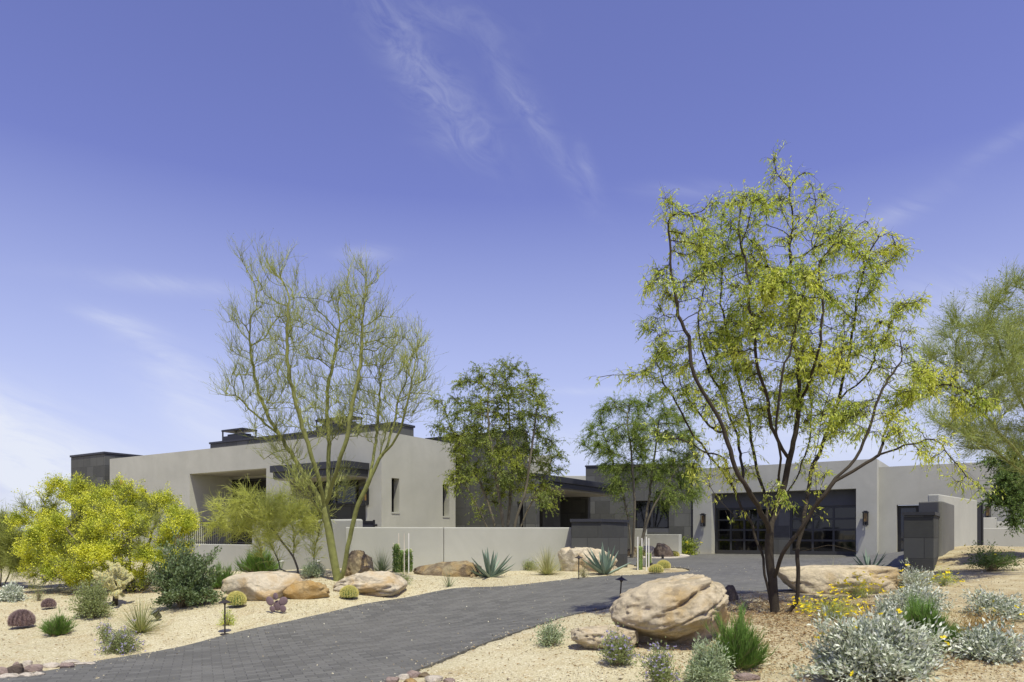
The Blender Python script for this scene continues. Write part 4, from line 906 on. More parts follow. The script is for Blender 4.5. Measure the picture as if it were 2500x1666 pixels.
def rockshape(seed, size, lv=6, rough=1.0, cuts=5, flat=.0, crack=0, creases=()):
    rng = random.Random(seed); V, T = ICO[lv]; V = V.copy(); o = Vector((rng.uniform(-50, 50), rng.uniform(-50, 50), rng.uniform(-50, 50)))
    pl = []
    for i in range(cuts):
        v = Vector((rng.gauss(0, 1), rng.gauss(0, 1), rng.gauss(0, .7))).normalized(); pl.append((np.array(v), rng.uniform(.62, .86)))
    r = np.empty(len(V))
    for i, v in enumerate(V):
        p = Vector(v); a = noise.noise(p * .9 + o) * .30 + noise.noise(p * 2.1 + o) * .13 + noise.noise(p * 4.6 + o) * .06
        a += (abs(noise.noise(p * 2.6 - o)) - .25) * .16 - abs(noise.noise(p * 5.5 + o * 3)) * .11 + noise.noise(p * 11 + o) * .04 + noise.noise(p * 24 + o) * .022
        if crack: 
            w = noise.noise(p * 1.5 + o * 2) + .35 * noise.noise(p * 4 + o); a -= crack * math.exp(-(w / .035) ** 2)
        r[i] = 1 + a * rough
    V = V * r[:, None]
    for nrm, off in pl:
        d = V @ nrm; m = d > off; V[m] -= ((d[m] - off) * .88)[:, None] * nrm
    sz = np.asarray(size); V = V * sz
    if flat: V[:, 2] = np.where(V[:, 2] > sz[2] * flat, sz[2] * flat + (V[:, 2] - sz[2] * flat) * .35, V[:, 2])
    return V, T
def boulder(x0, x1, yt, yb, label, mat, seed, dep=.8, cat='boulder', rotz=0., tilt=0., Y=None, name='boulder', group=None, lv=5, cuts=5, rough=1.0, crack=.05, flat=0):
    b = hit((x0 + x1) / 2, yb); w = (x1 - x0) / 2
    Yc = b.y / (1 - w / F * dep * .8); k = Yc / F; sx = w * k; sy = sx * dep; x = ((x0 + x1) / 2 - CX) / F * Yc; gz = h1(x, Yc)
    top = EYE - (yt - HY) * k; hgt_ = top - gz
    V, T = rockshape(seed, (sx, sy, hgt_ * .8), lv, rough, cuts, flat, crack)
    c, s = math.cos(tilt), math.sin(tilt); V = np.column_stack([V[:, 0] * c - V[:, 2] * s, V[:, 1], V[:, 0] * s + V[:, 2] * c])
    V[:, 0] *= sx / max(1e-6, (V[:, 0].max() - V[:, 0].min()) / 2); V[:, 0] -= (V[:, 0].max() + V[:, 0].min()) / 2
    V[:, 2] += hgt_ - V[:, 2].max()
    g = G(); g.add(V, T=T); o = g.build(name, mat, None, Matrix.Translation((x, Yc, gz)), smooth=lv > 3); tag(o, label, cat, group); return o
boulder(546, 745, 1396, 1468, 'broad pale cream boulder behind the barrel cactus and the prickly pear', RK_P, 101, .75, flat=.55, cuts=9)
boulder(693, 806, 1417, 1468, 'blocky orange-brown boulder wedged between two pale boulders', RK_O, 102, .8, cuts=10)
boulder(803, 992, 1394, 1454, 'pale pinkish lumpy boulder behind the lone small barrel cactus', RK_P, 113, .7, cuts=8, crack=.13)
boulder(833, 916, 1343, 1412, 'upright rounded brown boulder right of the palo verde trunk', RK_D, 104, .8, cuts=4)
boulder(1004, 1183, 1368, 1408, 'long low dark brown boulder lying against the courtyard wall', RK_D, 105, .45, cuts=6)
boulder(1362, 1514, 1334, 1397, 'large rounded cream boulder against the stone screen wall', RK_P, 106, .6, cuts=4)
boulder(1528, 1562, 1334, 1361, 'small brown rock at the left end of the far gravel island', RK_D, 107, .8, lv=4)
boulder(1560, 1607, 1332, 1360, 'grey rounded rock in the middle of the far gravel island', RK_P, 108, .8, lv=4)
boulder(1598, 1645, 1326, 1363, 'dark brown rock holding the small agave on the far gravel island', RK_K, 109, .8, lv=4)
boulder(1756, 1806, 1428, 1470, 'small dark brown boulder between the big boulder and the mesquite', RK_K, 110, .9, lv=4)
boulder(1880, 2196, 1380, 1452, 'long tan boulder behind the mesquite, in front of the forecourt', RK_B, 111, .45, cuts=7, crack=.04, flat=.5)
boulder(2178, 2232, 1393, 1440, 'small pale boulder at the foot of the dark pier', RK_P, 112, .7, lv=4)
boulder(1392, 1560, 1528, 1590, 'low flat pale rock slab left of the big boulder', RK_B, 114, .7, cuts=6, flat=.35, crack=.08)
def big_boulder():
    b = hit(1575, 1588); Yc = b.y + .75; k = Yc / F; x = (1590 - CX) / F * Yc; gz = h1(x, Yc)
    t = empty('boulder', (x, Yc, gz), 'huge tan granite boulder with an overhanging split slab, beside the drive bend', 'boulder')
    def px(p, q): return (p - CX) / F * Yc - x, EYE - (q - HY) / F * Yc - gz
    # lower mass
    V, T = rockshape(211, (1, 1, 1), 6, .9, 5, 0, .06); lo = px(1462, 1596); hi = px(1778, 1438)
    V *= np.array([(hi[0] - lo[0]) * .5, .62, .50]); a = math.radians(-20); V = np.column_stack([V[:, 0] * math.cos(a) + V[:, 2] * math.sin(a), V[:, 1], -V[:, 0] * math.sin(a) + V[:, 2] * math.cos(a)])
    V[:, 2] *= 1.25; V += np.array([(lo[0] + hi[0]) / 2 + .06, .06, hi[1] - V[:, 2].max() - .02]); G().add(V, T=T).build('lower_mass', RK_B, t, smooth=True)
    # upper slab: a fat lens leaning to the right, split by long creases, with a bumpy crest
    V, T = rockshape(223, (1, 1, 1), 6, .5, 2, 0, .0)
    U = V.copy(); U[:, 2] *= np.where(U[:, 2] > 0, .60, .48)
    for i in range(len(U)):
        p = Vector(V[i])
        c1 = p.z - (.34 + .26 * p.x + .12 * noise.noise(p * 2.2)); m1 = max(0, min(1, (p.x + .30) * 2.2))
        c2 = p.z - (-.22 + .22 * p.x + .14 * noise.noise(p * 1.7 + Vector((5, 2, 1))))
        c3 = p.x - (.52 + .2 * noise.noise(p * 1.9)) 
        dent = .13 * math.exp(-(c1 / .04) ** 2) * m1 + .05 * math.exp(-(c2 / .05) ** 2) + .06 * math.exp(-(c3 / .03) ** 2) * (1 if p.z < .45 else 0)
        if c1 > 0: dent -= .07 * m1 * math.exp(-c1 / .3)
        if p.z > .45: dent -= .06 * noise.noise(p * 7) + .03 * abs(noise.noise(p * 13))
        U[i] *= 1 - dent
    a = math.radians(-19); U *= np.array([1, .8, 1])
    U = np.column_stack([U[:, 0] * math.cos(a) + U[:, 2] * math.sin(a), U[:, 1], -U[:, 0] * math.sin(a) + U[:, 2] * math.cos(a)])
    L0 = px(1486, 1564); R0 = px(1764, 1401)
    U[:, 0] *= (R0[0] - L0[0]) / (U[:, 0].max() - U[:, 0].min()); U[:, 2] *= (R0[1] - L0[1]) / (U[:, 2].max() - U[:, 2].min()); U += np.array([L0[0] - U[:, 0].min(), -.14, R0[1] - U[:, 2].max()])
    G().add(U, T=T).build('upper_slab', RK_B, t, smooth=True)
big_boulder()
rs = random.Random(8)
for i, (x0, x1, yt, yb, m) in enumerate([(-12, 26, 1628, 1648, RK_M), (18, 56, 1620, 1650, RK_K), (30, 50, 1615, 1632, RK_M), (52, 78, 1612, 1632, RK_W), (60, 104, 1622, 1642, RK_M), (-8, 48, 1644, 1658, RK_W), (44, 84, 1642, 1655, RK_W),
      (84, 110, 1640, 1652, RK_W), (100, 148, 1617, 1633, RK_W), (144, 184, 1618, 1634, RK_M), (150, 198, 1611, 1622, RK_W), (182, 232, 1616, 1626, RK_W), (30, 70, 1634, 1646, RK_K)]):
    kind = {RK_M: 'mauve-brown', RK_K: 'dark brown', RK_W: 'whitish'}[m]
    boulder(x0, x1, yt, yb, kind + ' rough stone in the stone edging by the drive, lower left corner', m, 300 + i, .8, 'stone', name='edging_stone', group='edging stones in the lower left corner', lv=3, cuts=14)
for i, (x0, x1, yt, yb, m) in enumerate([(940, 975, 1652, 1668, RK_M), (968, 1000, 1645, 1662, RK_W), (992, 1028, 1636, 1656, RK_M), (1020, 1050, 1641, 1656, RK_D), (1036, 1082, 1650, 1668, RK_W), (1080, 1112, 1655, 1667, RK_M), (985, 1020, 1655, 1672, RK_O)]):
    kind = {RK_M: 'mauve-brown', RK_D: 'brown', RK_W: 'whitish', RK_O: 'orange'}[m]
    boulder(x0, x1, yt, yb, kind + ' stone in the small pile on the sand at the bottom middle', m, 340 + i, .8, 'stone', name='loose_stone', group='loose stones at the bottom middle', lv=3, cuts=14)
boulder(1790, 1852, 1642, 1664, 'loose grey-mauve stone near the bottom edge, right of the pale green shrub', RK_M, 360, .7, 'stone', name='loose_stone', lv=3)
# ------------------------------------------------------------ shrubs and succulents
def spot(px, py): return hit(px, py)
def size(b, w, h): return w * b.y / F, h * b.y / F
def dome_dirs(n, rng, low=.0):
    a = rng.uniform(0, 2 * math.pi, n); z = rng.uniform(low, 1, n); r = np.sqrt(1 - z * z); return np.column_stack([np.cos(a) * r, np.sin(a) * r, z])
def leafy(name, label, px, py, w, h, seed, ns, nl, L, Wd, mat, flowers=None, nf=0, fsize=.02, dep=.9, up=.2, low=.02, fill=.45, group=None, cat='shrub', stem=None, rstem=.004, lump=.35, fup=.0, twigs=True, jitter=.035):
    b = spot(px, py); w, h = size(b, w, h); rng = np.random.default_rng(seed); b = b + Vector((0, w * dep * .35, 0)); b.z = h1(b.x, b.y)
    t = empty(name, b, label, cat, group); d = dome_dirs(ns, rng, low); o = rng.uniform(0, 90, 3)
    q = np.array([1 + lump * 1.6 * noise.noise(Vector(v) * 2.1 + Vector(o)) for v in d]) * rng.uniform(.72, 1.08, ns)
    tip = d * np.array([w / 2, w / 2 * dep, h]) * q[:, None]; st = np.column_stack([rng.normal(0, w * .05, (ns, 2)), np.zeros(ns)]); st[:, 2] = -.02
    mid = st * .5 + tip * .5 + np.array([0, 0, 1]) * h * .10; pts = np.stack([st, (st + mid) / 2 + [0, 0, h * .03], mid, (mid + tip) / 2 + [0, 0, h * .02], tip], 1)
    g = G()
    for i in range(4): g.sticks(pts[:, i], pts[:, i + 1], rstem * (1 - i * .2), rstem * (.8 - i * .2), 3)
    g.build('stems', stem or STM, t)
    dirs = np.gradient(pts, axis=1); c, dd = along(pts, unit(dirs), rng, nl, fill)
    c = c + rng.normal(size=c.shape) * jitter; c[:, 2] = np.maximum(c[:, 2], .01); hfo = G()
    leaves(hfo, c, dd + rng.normal(size=c.shape) * .8 + [0, 0, up], rng, L, Wd); hfo.build('foliage', mat, t)
    if flowers:
        i = rng.integers(0, ns, nf); c = tip[i] + rng.normal(size=(nf, 3)) * w * .05 + [0, 0, fup]; k = G()
        if nf <= 100:
            proto = None
            for j in range(nf):
                a = np.arange(6) * math.pi / 3 + rng.uniform(0, 1)
                if proto is None:
                    dv = np.column_stack([np.cos(a), np.sin(a), np.full(6, .35)]); fg = G(); leaves(fg, np.zeros((6, 3)), dv, rng, fsize, fsize * .6, .15); proto = fg.build('flower', flowers, t, Matrix.Translation(b + Vector(c[j]))); q_ = proto
                else:
                    q_ = proto.copy(); COL.objects.link(q_)
                mm = Matrix.Translation(b + Vector(c[j])) @ Matrix.Rotation(rng.uniform(0, 6.28), 4, 'Z') @ Matrix.Rotation(rng.uniform(0, 1.2), 4, 'X'); q_.matrix_basis = mm
        else:
            c5 = np.repeat(c, 5, 0); leaves(k, c5, rng.normal(size=c5.shape) + [0, 0, .5], rng, fsize, fsize * .8); k.build('flowers', flowers, t, kind='stuff')
    return t
def broom(name, label, px, py, w, h, seed, n, m, L, mat, r=.0035, spread=.5, group=None, cat='shrub'):
    b = spot(px, py); w, h = size(b, w, h); rng = np.random.default_rng(seed); b = b + Vector((0, w * .25, 0)); b.z = h1(b.x, b.y); t = empty(name, b, label, cat, group)
    d = dome_dirs(n, rng, .12); o = Vector(rng.uniform(0, 50, 3)); q = np.array([1 + .7 * noise.noise(Vector(v) * 2.0 + o) for v in d]); tip = d * np.array([w * .44, w * .4, h * .85]) * (q * rng.uniform(.7, 1.05, n))[:, None]
    st = rng.normal(size=(n, 3)) * [w * .06, w * .06, 0]; mid = (st + tip) / 2 + [0, 0, -h * .05]; pts = np.stack([st, mid, tip], 1); g = G()
    g.sticks(pts[:, 0], pts[:, 1], r * 1.5, r * 1.2).sticks(pts[:, 1], pts[:, 2], r * 1.2, r); g.build('stems', STM, t)
    dirs = unit(np.gradient(pts, axis=1)); c, dd = along(pts, dirs, rng, m, .3); hh = G()
    sprays(hh, c, dd * .8 + rng.normal(size=c.shape) * spread * .6 + [0, 0, .75], L * rng.uniform(.5, 1.2, m), rng, r, 2, 0, .1); hh.build('foliage', mat, t); return t
def blades(g, n, L, Wd, rng, e0, e1, curve=.25, segs=5, vdepth=.25, base=.03, lj=.2, thick=1.0, shape='lance'):
    for i in range(n):
        a = rng.uniform(0, 2 * math.pi); e = math.radians(e0 + (e1 - e0) * ((i + .5) / n) + rng.normal() * 3); l = L * (1 + lj * rng.uniform(-1, 1)); hd = np.array([math.cos(a), math.sin(a), 0]); sd = np.array([-math.sin(a), math.cos(a), 0])
        p = hd * base * rng.uniform(.3, 1) + np.array([0, 0, -.02]); rows = []; cv = curve * rng.uniform(.3, 1.4)
        for k in range(segs + 1):
            t = k / segs; ee = e - cv * t * t; d = hd * math.cos(ee) + np.array([0, 0, 1]) * math.sin(ee); nrm = -hd * math.sin(ee) + np.array([0, 0, 1]) * math.cos(ee)
            wd = Wd * ((1 - t) ** .8 * (1 + 1.1 * t) if shape == 'agave' else (1 - t * .95)); wd = max(wd, Wd * .03)
            rows += [p - sd * wd / 2 + nrm * wd * vdepth, p, p + sd * wd / 2 + nrm * wd * vdepth]
            if thick: rows.append(p - nrm * wd * .22 * thick)
            p = p + d * l / segs
        c = 4 if thick else 3; Q = []
        for k in range(segs):
            o, q = k * c, (k + 1) * c; Q += [(o, o + 1, q + 1, q), (o + 1, o + 2, q + 2, q + 1)]
            if thick: Q += [(o + 2, o + 3, q + 3, q + 2), (o + 3, o, q, q + 3)]
        g.add(np.array(rows), Q)
def rosette(name, label, px, py, w, h, seed, n, Wd, e0, e1, mat, curve=.25, thick=0, shape='lance', cat='plant', group=None, lf=1.0, base=.03, vd=.25, dry=0):
    b = spot(px, py); w, h = size(b, w, h); rng = np.random.default_rng(seed); b = b + Vector((0, w * .15, 0)); b.z = h1(b.x, b.y); t = empty(name, b, label, cat, group)
    g = G(); blades(g, n, max(w / 2, h) * 1.05 * lf, Wd, rng, e0, e1, curve, 5, vd, base, .2, thick, shape); g.build('leaves', mat, t)
    if dry: d = G(); blades(d, dry, w * .42, Wd * .8, rng, -4, 12, .3, 4, .1, base, .3, 0); d.build('dry_leaves', DRY, t)
    return t
def barrel(label, px, py, w, h, seed, group='golden barrel cacti', sp=None, name='barrel_cactus', ribs=20, skin=None, dens=1.0, b=None, cat='cactus'):
    b = b or spot(px, py); w, h = size(b, w, h); rng = np.random.default_rng(seed); R = w * .46; b = b + Vector((0, R, 0)); b.z = h1(b.x, b.y); t = empty(name, b, label, cat, group); SL = .34 if name == 'hedgehog_cactus' else .22
    V = []; nu, nv = ribs * 6, 18; Hh = h * .97
    for j in range(nv + 1):
        ph = -0.55 + (math.pi / 2 + .55) * j / nv
        for i in range(nu):
            a = 2 * math.pi * i / nu; rr = R * math.cos(ph) * (1 + .10 * math.cos(ribs * a)); V.append((rr * math.cos(a), rr * math.sin(a), Hh * .45 + Hh * .55 * math.sin(ph) * (1 - .12 * math.exp(-((math.pi / 2 - ph) / .25) ** 2))))
    Q = [(j * nu + i, j * nu + (i + 1) % nu, (j + 1) * nu + (i + 1) % nu, (j + 1) * nu + i) for j in range(nv) for i in range(nu)]
    G().add(V, Q).build('body', skin or CAC, t, smooth=True)
    m = int(ribs * 13 * dens); c = []; dv = []
    for r_ in range(ribs):
        a = 2 * math.pi * r_ / ribs
        for j in range(13):
            ph = -.35 + (math.pi / 2 + .3) * j / 13; rr = R * math.cos(ph) * 1.1; p = np.array([rr * math.cos(a), rr * math.sin(a), Hh * .45 + Hh * .55 * math.sin(ph)])
            for q in range(26 if name == 'hedgehog_cactus' else 13): c.append(p + rng.normal(size=3) * .004); dv.append(np.array([math.cos(ph) * math.cos(a), math.cos(ph) * math.sin(a), math.sin(ph)]) * .7 + rng.normal(size=3) * .6)
    c = np.array(c); dv = unit(np.array(dv)); g = G(); g.sticks(c, c + dv * R * SL, R * .02, R * .007, 3); g.build('spines', sp or SPN, t); return t
# left bed
leafy('brittlebush', 'small silvery grey bush at the left edge below the palo verde bush', 18, 1470, 60, 44, 1, 120, 2600, .05, .022, LF_S, group='silvery brittlebushes')
leafy('dry_weed', 'thin dry greenish weed left of the two small round cacti', 90, 1468, 26, 44, 2, 40, 350, .03, .008, LF_PG, up=.5)
barrel('small purple-brown spiny cactus, the farther of two on the left', 111, 1489, 26, 22, 3, 'purple hedgehog cacti', SPP, 'hedgehog_cactus', 14, plain('purple_skin', (.2, .13, .12)))
barrel('larger purple-brown spiny cactus near the left edge', 38, 1539, 46, 41, 4, 'purple hedgehog cacti', SPP, 'hedgehog_cactus', 14, MATS['purple_skin'])
broom('desert_broom', 'bright green rounded needle bush on open sand at lower left', 128, 1555, 84, 62, 5, 160, 3000, .11, NDL, .0032)
leafy('sage_shrub', 'pale green loose shrub left of the cholla cactus', 205, 1517, 105, 106, 6, 150, 5200, .042, .016, LF_PG, up=.35, fill=.3)
leafy('jojoba_shrub', 'large dense dark grey-green shrub in front of the flowering palo verde', 428, 1494, 172, 160, 7, 260, 13000, .062, .03, LF_J, up=.6, fill=.35, rstem=.006, lump=.4)
leafy('small_shrub', 'patchy olive shrub between the cholla and the flowering palo verde', 300, 1440, 120, 55, 77, 120, 3200, .05, .02, LF_PG, up=.3)
broom('desert_broom', 'low green needle bush behind the dark jojoba, left of the pale boulder', 530, 1440, 95, 66, 8, 150, 2600, .16, NDL, .005)
rosette('desert_spoon', 'spiky yellow-green yucca rosette right of the purple flowers', 333, 1549, 122, 82, 9, 230, .014, 2, 85, YUC, .22, 0, dry=30)
leafy('purple_aster', 'mounded bush of small purple flowers beside the drive at lower left', 278, 1600, 100, 62, 10, 150, 4200, .03, .012, LF_PG, FL_P, 150, .02, fill=.3, group='purple asters')
leafy('purple_aster', 'taller thin purple-flowered stalks behind the low purple mound, lower left', 250, 1578, 44, 60, 110, 46, 800, .03, .012, LF_PG, FL_P, 40, .02, fill=.3, low=.5, group='purple asters')
leafy('weed_tuft', 'small yellowish tuft behind the nearest left path light', 550, 1530, 36, 38, 11, 50, 600, .035, .01, LF_M, up=.5)
barrel('golden barrel cactus behind the nearest path light', 570, 1487, 41, 37, 12)
barrel('golden barrel cactus alone in front of the pinkish boulder', 848, 1468, 40, 32, 13)
broom('pine_shrub', 'dark green upright needle bush against the patio wall behind the pale boulder', 622, 1400, 100, 54, 14, 150, 2600, .26, NDL, .007, .35)
leafy('grey_shrub', 'small grey-green shrub at the foot of the young palo verde', 757, 1413, 68, 42, 15, 110, 2600, .045, .015, LF_SG, up=.3)
rosette('grass_yucca', 'dark green grassy yucca clump between brown boulders', 930, 1399, 78, 56, 16, 150, .014, 20, 85, GRD, .2)
leafy('weed_tuft', 'small green tuft at the right end of the pinkish boulder', 984, 1432, 34, 34, 17, 50, 800, .035, .012, LF_PG, up=.4)
rosette('red_yucca', 'small sparse yucca on the sand in front of the long brown boulder', 1096, 1434, 44, 44, 18, 34, .012, 30, 88, GRD, .1)
rosette('agave', 'dark blue-green agave by the courtyard wall at the end of the long boulder', 1195, 1411, 88, 64, 19, 34, .085, 14, 86, AGV, -.12, 1.2, 'agave', base=.05, group='large agaves')
rosette('agave', 'tall blue-green agave in front of the cream boulder by the screen wall', 1478, 1404, 94, 68, 20, 28, .10, 20, 88, AGV, -.12, 1.2, 'agave', base=.06, group='large agaves', dry=14)
rosette('bunch_grass', 'pale green and straw coloured grass clump left of the cream boulder', 1337, 1405, 92, 66, 21, 420, .010, 15, 88, GRS, .35)
leafy('weed_tuft', 'small bright green tuft left of the straw coloured grass clump', 1294, 1396, 40, 28, 22, 50, 900, .045, .012, LF_PG, up=.4)
leafy('dry_weed', 'little dry yellowish weed between the far path light and the agave', 1426, 1412, 30, 36, 23, 40, 400, .03, .01, GRS, up=.4)
barrel('golden barrel cactus on the gravel point, the nearer of the pair', 1605, 1402, 32, 21, 24)
barrel('golden barrel cactus on the gravel point, the farther of the pair', 1623, 1393, 30, 22, 25)
barrel('golden barrel cactus at the right end of the far gravel island', 1648, 1362, 23, 15, 26)
barrel('golden barrel cactus behind the staked cactus on the far gravel island', 1572, 1361, 24, 16, 126)
rosette('agave', 'small dark agave growing above the brown rock on the far island', 1622, 1352, 46, 36, 27, 26, .10, 15, 85, GRD, -.1, 1, 'agave', base=.05)
leafy('flowering_shrub', 'leafy green shrub with yellow flowers left of the garage wall', 1678, 1356, 58, 40, 28, 70, 1300, .10, .05, LF_A, FL_YB, 8, .08, jitter=.08)
broom('small_shrub', 'small green bush left of the garage corner by the drive', 1702, 1352, 22, 16, 29, 50, 500, .15, NDL, .006)
# prickly pear
def prickly():
    b = spot(676, 1498); t = empty('prickly_pear', b, 'small purple prickly pear with round pads in front of the orange boulder', 'cactus'); k = b.y / F; rng = np.random.default_rng(4)
    pads = [(676, 1480, 11, 13, 5), (660, 1468, 9, 12, -25), (690, 1469, 10, 11, 35), (672, 1457, 7, 9, -8), (666, 1487, 7, 8, -50), (690, 1487, 9, 8, 60)]
    for px_, py_, a, c, rz in pads:
        w = a * k; h = c * k; V, T = ICO[3]; V = V * [w, w * .22, h]; r = math.radians(-rz); V = np.column_stack([V[:, 0] * math.cos(r) + V[:, 2] * -math.sin(r), V[:, 1], V[:, 0] * math.sin(r) + V[:, 2] * math.cos(r)])
        y = rng.uniform(-.05, .05); yaw = rng.uniform(-.4, .4); V = np.column_stack([V[:, 0] * math.cos(yaw) - V[:, 1] * math.sin(yaw), V[:, 0] * math.sin(yaw) + V[:, 1] * math.cos(yaw), V[:, 2]])
        V += [(px_ - 676) * k, y, (1498 - py_) * k]; g = G(); g.add(V, T=T); p = g.build('pad', PRK, t, smooth=True)
        s = G(); i = rng.integers(0, len(V), 60); s.sticks(V[i], V[i] + unit(V[i] - V.mean(0)) * .012 + rng.normal(size=(60, 3)) * .004, .0012, .0005); s.build('spines', SPP, p)
prickly()
def cholla():
    b = spot(280, 1478); k = b.y / F; t = empty('cholla_cactus', b, 'pale bristly cholla cactus with a dark trunk left of the dark shrub', 'cactus'); rng = np.random.default_rng(7)
    g = G(); a = G(); s = G(); tips = []
    g.tube([(0, 0, -.05), (.02, 0, .18), (-.01, .02, .36), (.03, 0, .5)], [.06, .05, .045, .04], 8)
    def arm(p, d, l, r, lv):
        n = 5; pts = [p]; q = p
        for i in range(n): d = unit(d + rng.normal(size=3) * .16 + np.array([0, 0, .06])); q = q + d * l / n; pts.append(q)
        rr = [r * .8, r, r * 1.05, r, r * .9, r * .4]; a.tube(pts, rr, 8); pa = np.array(pts); m = int(520 * l / .2); c = pa[rng.integers(0, n, m)] ; f = rng.uniform(0, 1, (m, 1)); j = rng.integers(0, n, m); c = pa[j] * (1 - f) + pa[j + 1] * f
        dv = unit(rng.normal(size=(m, 3))); s.sticks(c, c + dv * (r + .020), .0022, .0010)
        if lv > 0:
            for i in range(rng.integers(2, 4)): arm(pts[rng.integers(2, 6)], unit(d + rng.normal(size=3) * .95 + np.array([0, 0, .2])), l * rng.uniform(.6, .95), r * .92, lv - 1)
    for i in range(9):
        an = 2 * math.pi * i / 9 + rng.uniform(-.3, .3); arm(np.array([0, 0, rng.uniform(.22, .48)]), unit(np.array([math.cos(an), math.sin(an), rng.uniform(.2, 1.0)])), .24, .027, 2)
    g.build('trunk', BARK_D, t, smooth=True); a.build('arms', plain('cholla_skin', (.36, .38, .2)), t, smooth=True); s.build('spines', SPW, t)
cholla()
def column(px, pt, pb, wpx, label, seed, group, leafy_=True):
    b = spot(px, pb); k = b.y / F; r = wpx * k / 2; h = (pb - pt) * k; t = empty('columnar_cactus', b, label, 'cactus', group); rng = np.random.default_rng(seed)
    V = []; nu = 42; nv = 24
    for j in range(nv + 1):
        z = h * j / nv; tp = 1 if z < h - r else math.sqrt(max(0, 1 - ((z - h + r) / r) ** 2)); w = tp * (1 + .06 * math.sin(z * 22 + seed))
        for i in range(nu): a = 2 * math.pi * i / nu; q = r * w * (1 + .16 * math.cos(7 * a)); V.append((q * math.cos(a), q * math.sin(a), z - .02))
    Q = [(j * nu + i, j * nu + (i + 1) % nu, (j + 1) * nu + (i + 1) % nu, (j + 1) * nu + i) for j in range(nv) for i in range(nu)]
    G().add(V, Q).build('column', CAC, t, smooth=True); c = []; 
    for j in range(int(h / .035)):
        for i in range(7): a = 2 * math.pi * i / 7; c += [(r * 1.16 * math.cos(a), r * 1.16 * math.sin(a), .035 * j + .01)] * 5
    c = np.array(c); c += rng.normal(size=c.shape) * .004; d = unit(c * [1, 1, 0] + rng.normal(size=c.shape) * .05); g = G(); g.sticks(c, c + d * .022, .0022, .001); g.build('spines', SPW, t)
    if leafy_:
        n = int(h * 420); a = rng.uniform(0, 6.28, n); c = np.column_stack([np.cos(a) * r * 1.1, np.sin(a) * r * 1.1, rng.uniform(0, h * .85, n)]); l = G(); leaves(l, c, np.column_stack([np.cos(a), np.sin(a), np.zeros(n)]) + rng.normal(size=(n, 3)) * .4, rng, .05, .035); l.build('leaves', LF_D, t)
column(968, 1325, 1398, 12, 'taller left one of the pair of slim dark cacti by the courtyard wall', 1, 'staked cacti by the courtyard wall')
column(980, 1341, 1397, 12, 'light green middle cactus column tied to a stake by the courtyard wall', 2, 'staked cacti by the courtyard wall')
column(998, 1337, 1397, 12, 'right one of the slim staked cacti, with a broad pointed top', 3, 'staked cacti by the courtyard wall')
column(1562, 1331, 1392, 13, 'green left cactus column between white stakes on the gravel point', 4, 'staked cacti on the gravel point', False)
column(1583, 1348, 1384, 13, 'green right cactus column between white stakes on the gravel point', 5, 'staked cacti on the gravel point', False)
STK = plain('weathered_stake', (.62, .56, .46), .8); STW = plain('white_stake', (.75, .73, .68), .7)
def stake(px, pt, pb, label, m, group, w=2.2):
    b = spot(px, pb); k = b.y / F; h = (pb - pt) * k; t = w * k / 2; g = G(); g.box(-t, t, -t, t, -.1, h - .01).box(-t * .7, t * .7, -t * .7, t * .7, h - .01, h); o = g.build('garden_stake', m, None, Matrix.Translation(b), bevel=.002); tag(o, label, 'stake', group)
stake(973.5, 1302, 1396, 'brown thin stake behind the tallest slim cactus', STK, 'stakes by the courtyard wall')
stake(987, 1303, 1399, 'pale middle stake between the slim cacti', STK, 'stakes by the courtyard wall')
stake(998, 1302, 1400, 'cream stake in front of the broad-topped slim cactus', STW, 'stakes by the courtyard wall')
for i, (p, a, c) in enumerate([(1557, 1311, 1393), (1567, 1314, 1386), (1578, 1311, 1393), (1584, 1314, 1385)]):
    stake(p, a, c, ['leftmost of four white stakes round the cacti on the gravel point', 'second white stake from the left on the gravel point', 'third white stake from the left on the gravel point', 'rightmost thin white stake on the gravel point'][i], STW, 'white stakes on the gravel point', 2.6)
# ocotillo with a red tip behind the yellow blossom
b = spot(318, 1436); b = Vector(((296 - CX) / F * 19.0, 19.0, h1((296 - CX) / F * 19.0, 19.0))); t = empty('ocotillo', b, 'tall ocotillo stem with a red flower tip above the yellow palo verde', 'plant')
zt = EYE - (1178 - HY) / F * 19.0 - b.z; g = G(); g.tube([(0, 0, -.05), (.03, 0, zt * .5), (0, 0, zt - .12)], [.03, .022, .014], 6); g.build('stem', BARK_B, t); g = G(); rng = np.random.default_rng(3)
c = np.array([[0, 0, zt - .08]]) + rng.normal(size=(90, 3)) * [.025, .025, .04]; leaves(g, c, rng.normal(size=c.shape) + [0, 0, .8], rng, .07, .035); g.build('red_flower', plain('red_petal', (.6, .05, .03)), t)
# right bed
leafy('brittlebush', 'small silvery tuft on the sand left of the flat rock slab', 1345, 1579, 70, 56, 31, 80, 1300, .045, .013, LF_SG, up=.5, fill=.25, group='silvery brittlebushes')
leafy('purple_aster', 'purple-flowered bush in front of the big boulder', 1512, 1634, 92, 92, 32, 90, 2600, .034, .012, LF_PG, FL_P, 100, .021, fill=.25, low=.25, group='purple asters')
leafy('purple_aster', 'purple-flowered bush cut by the bottom edge, below the big boulder', 1620, 1690, 104, 108, 33, 90, 2400, .034, .012, LF_PG, FL_P, 90, .021, fill=.25, low=.25, group='purple asters')
leafy('silver_shrub', 'pale silver-green shrub in front of the dark green broom', 1738, 1680, 112, 110, 34, 150, 5200, .045, .012, LF_SG, up=.6, fill=.25)
broom('desert_broom', 'deep green broom bush right of the big boulder', 1812, 1640, 165, 135, 35, 260, 7500, .15, NDL, .0030, .45)
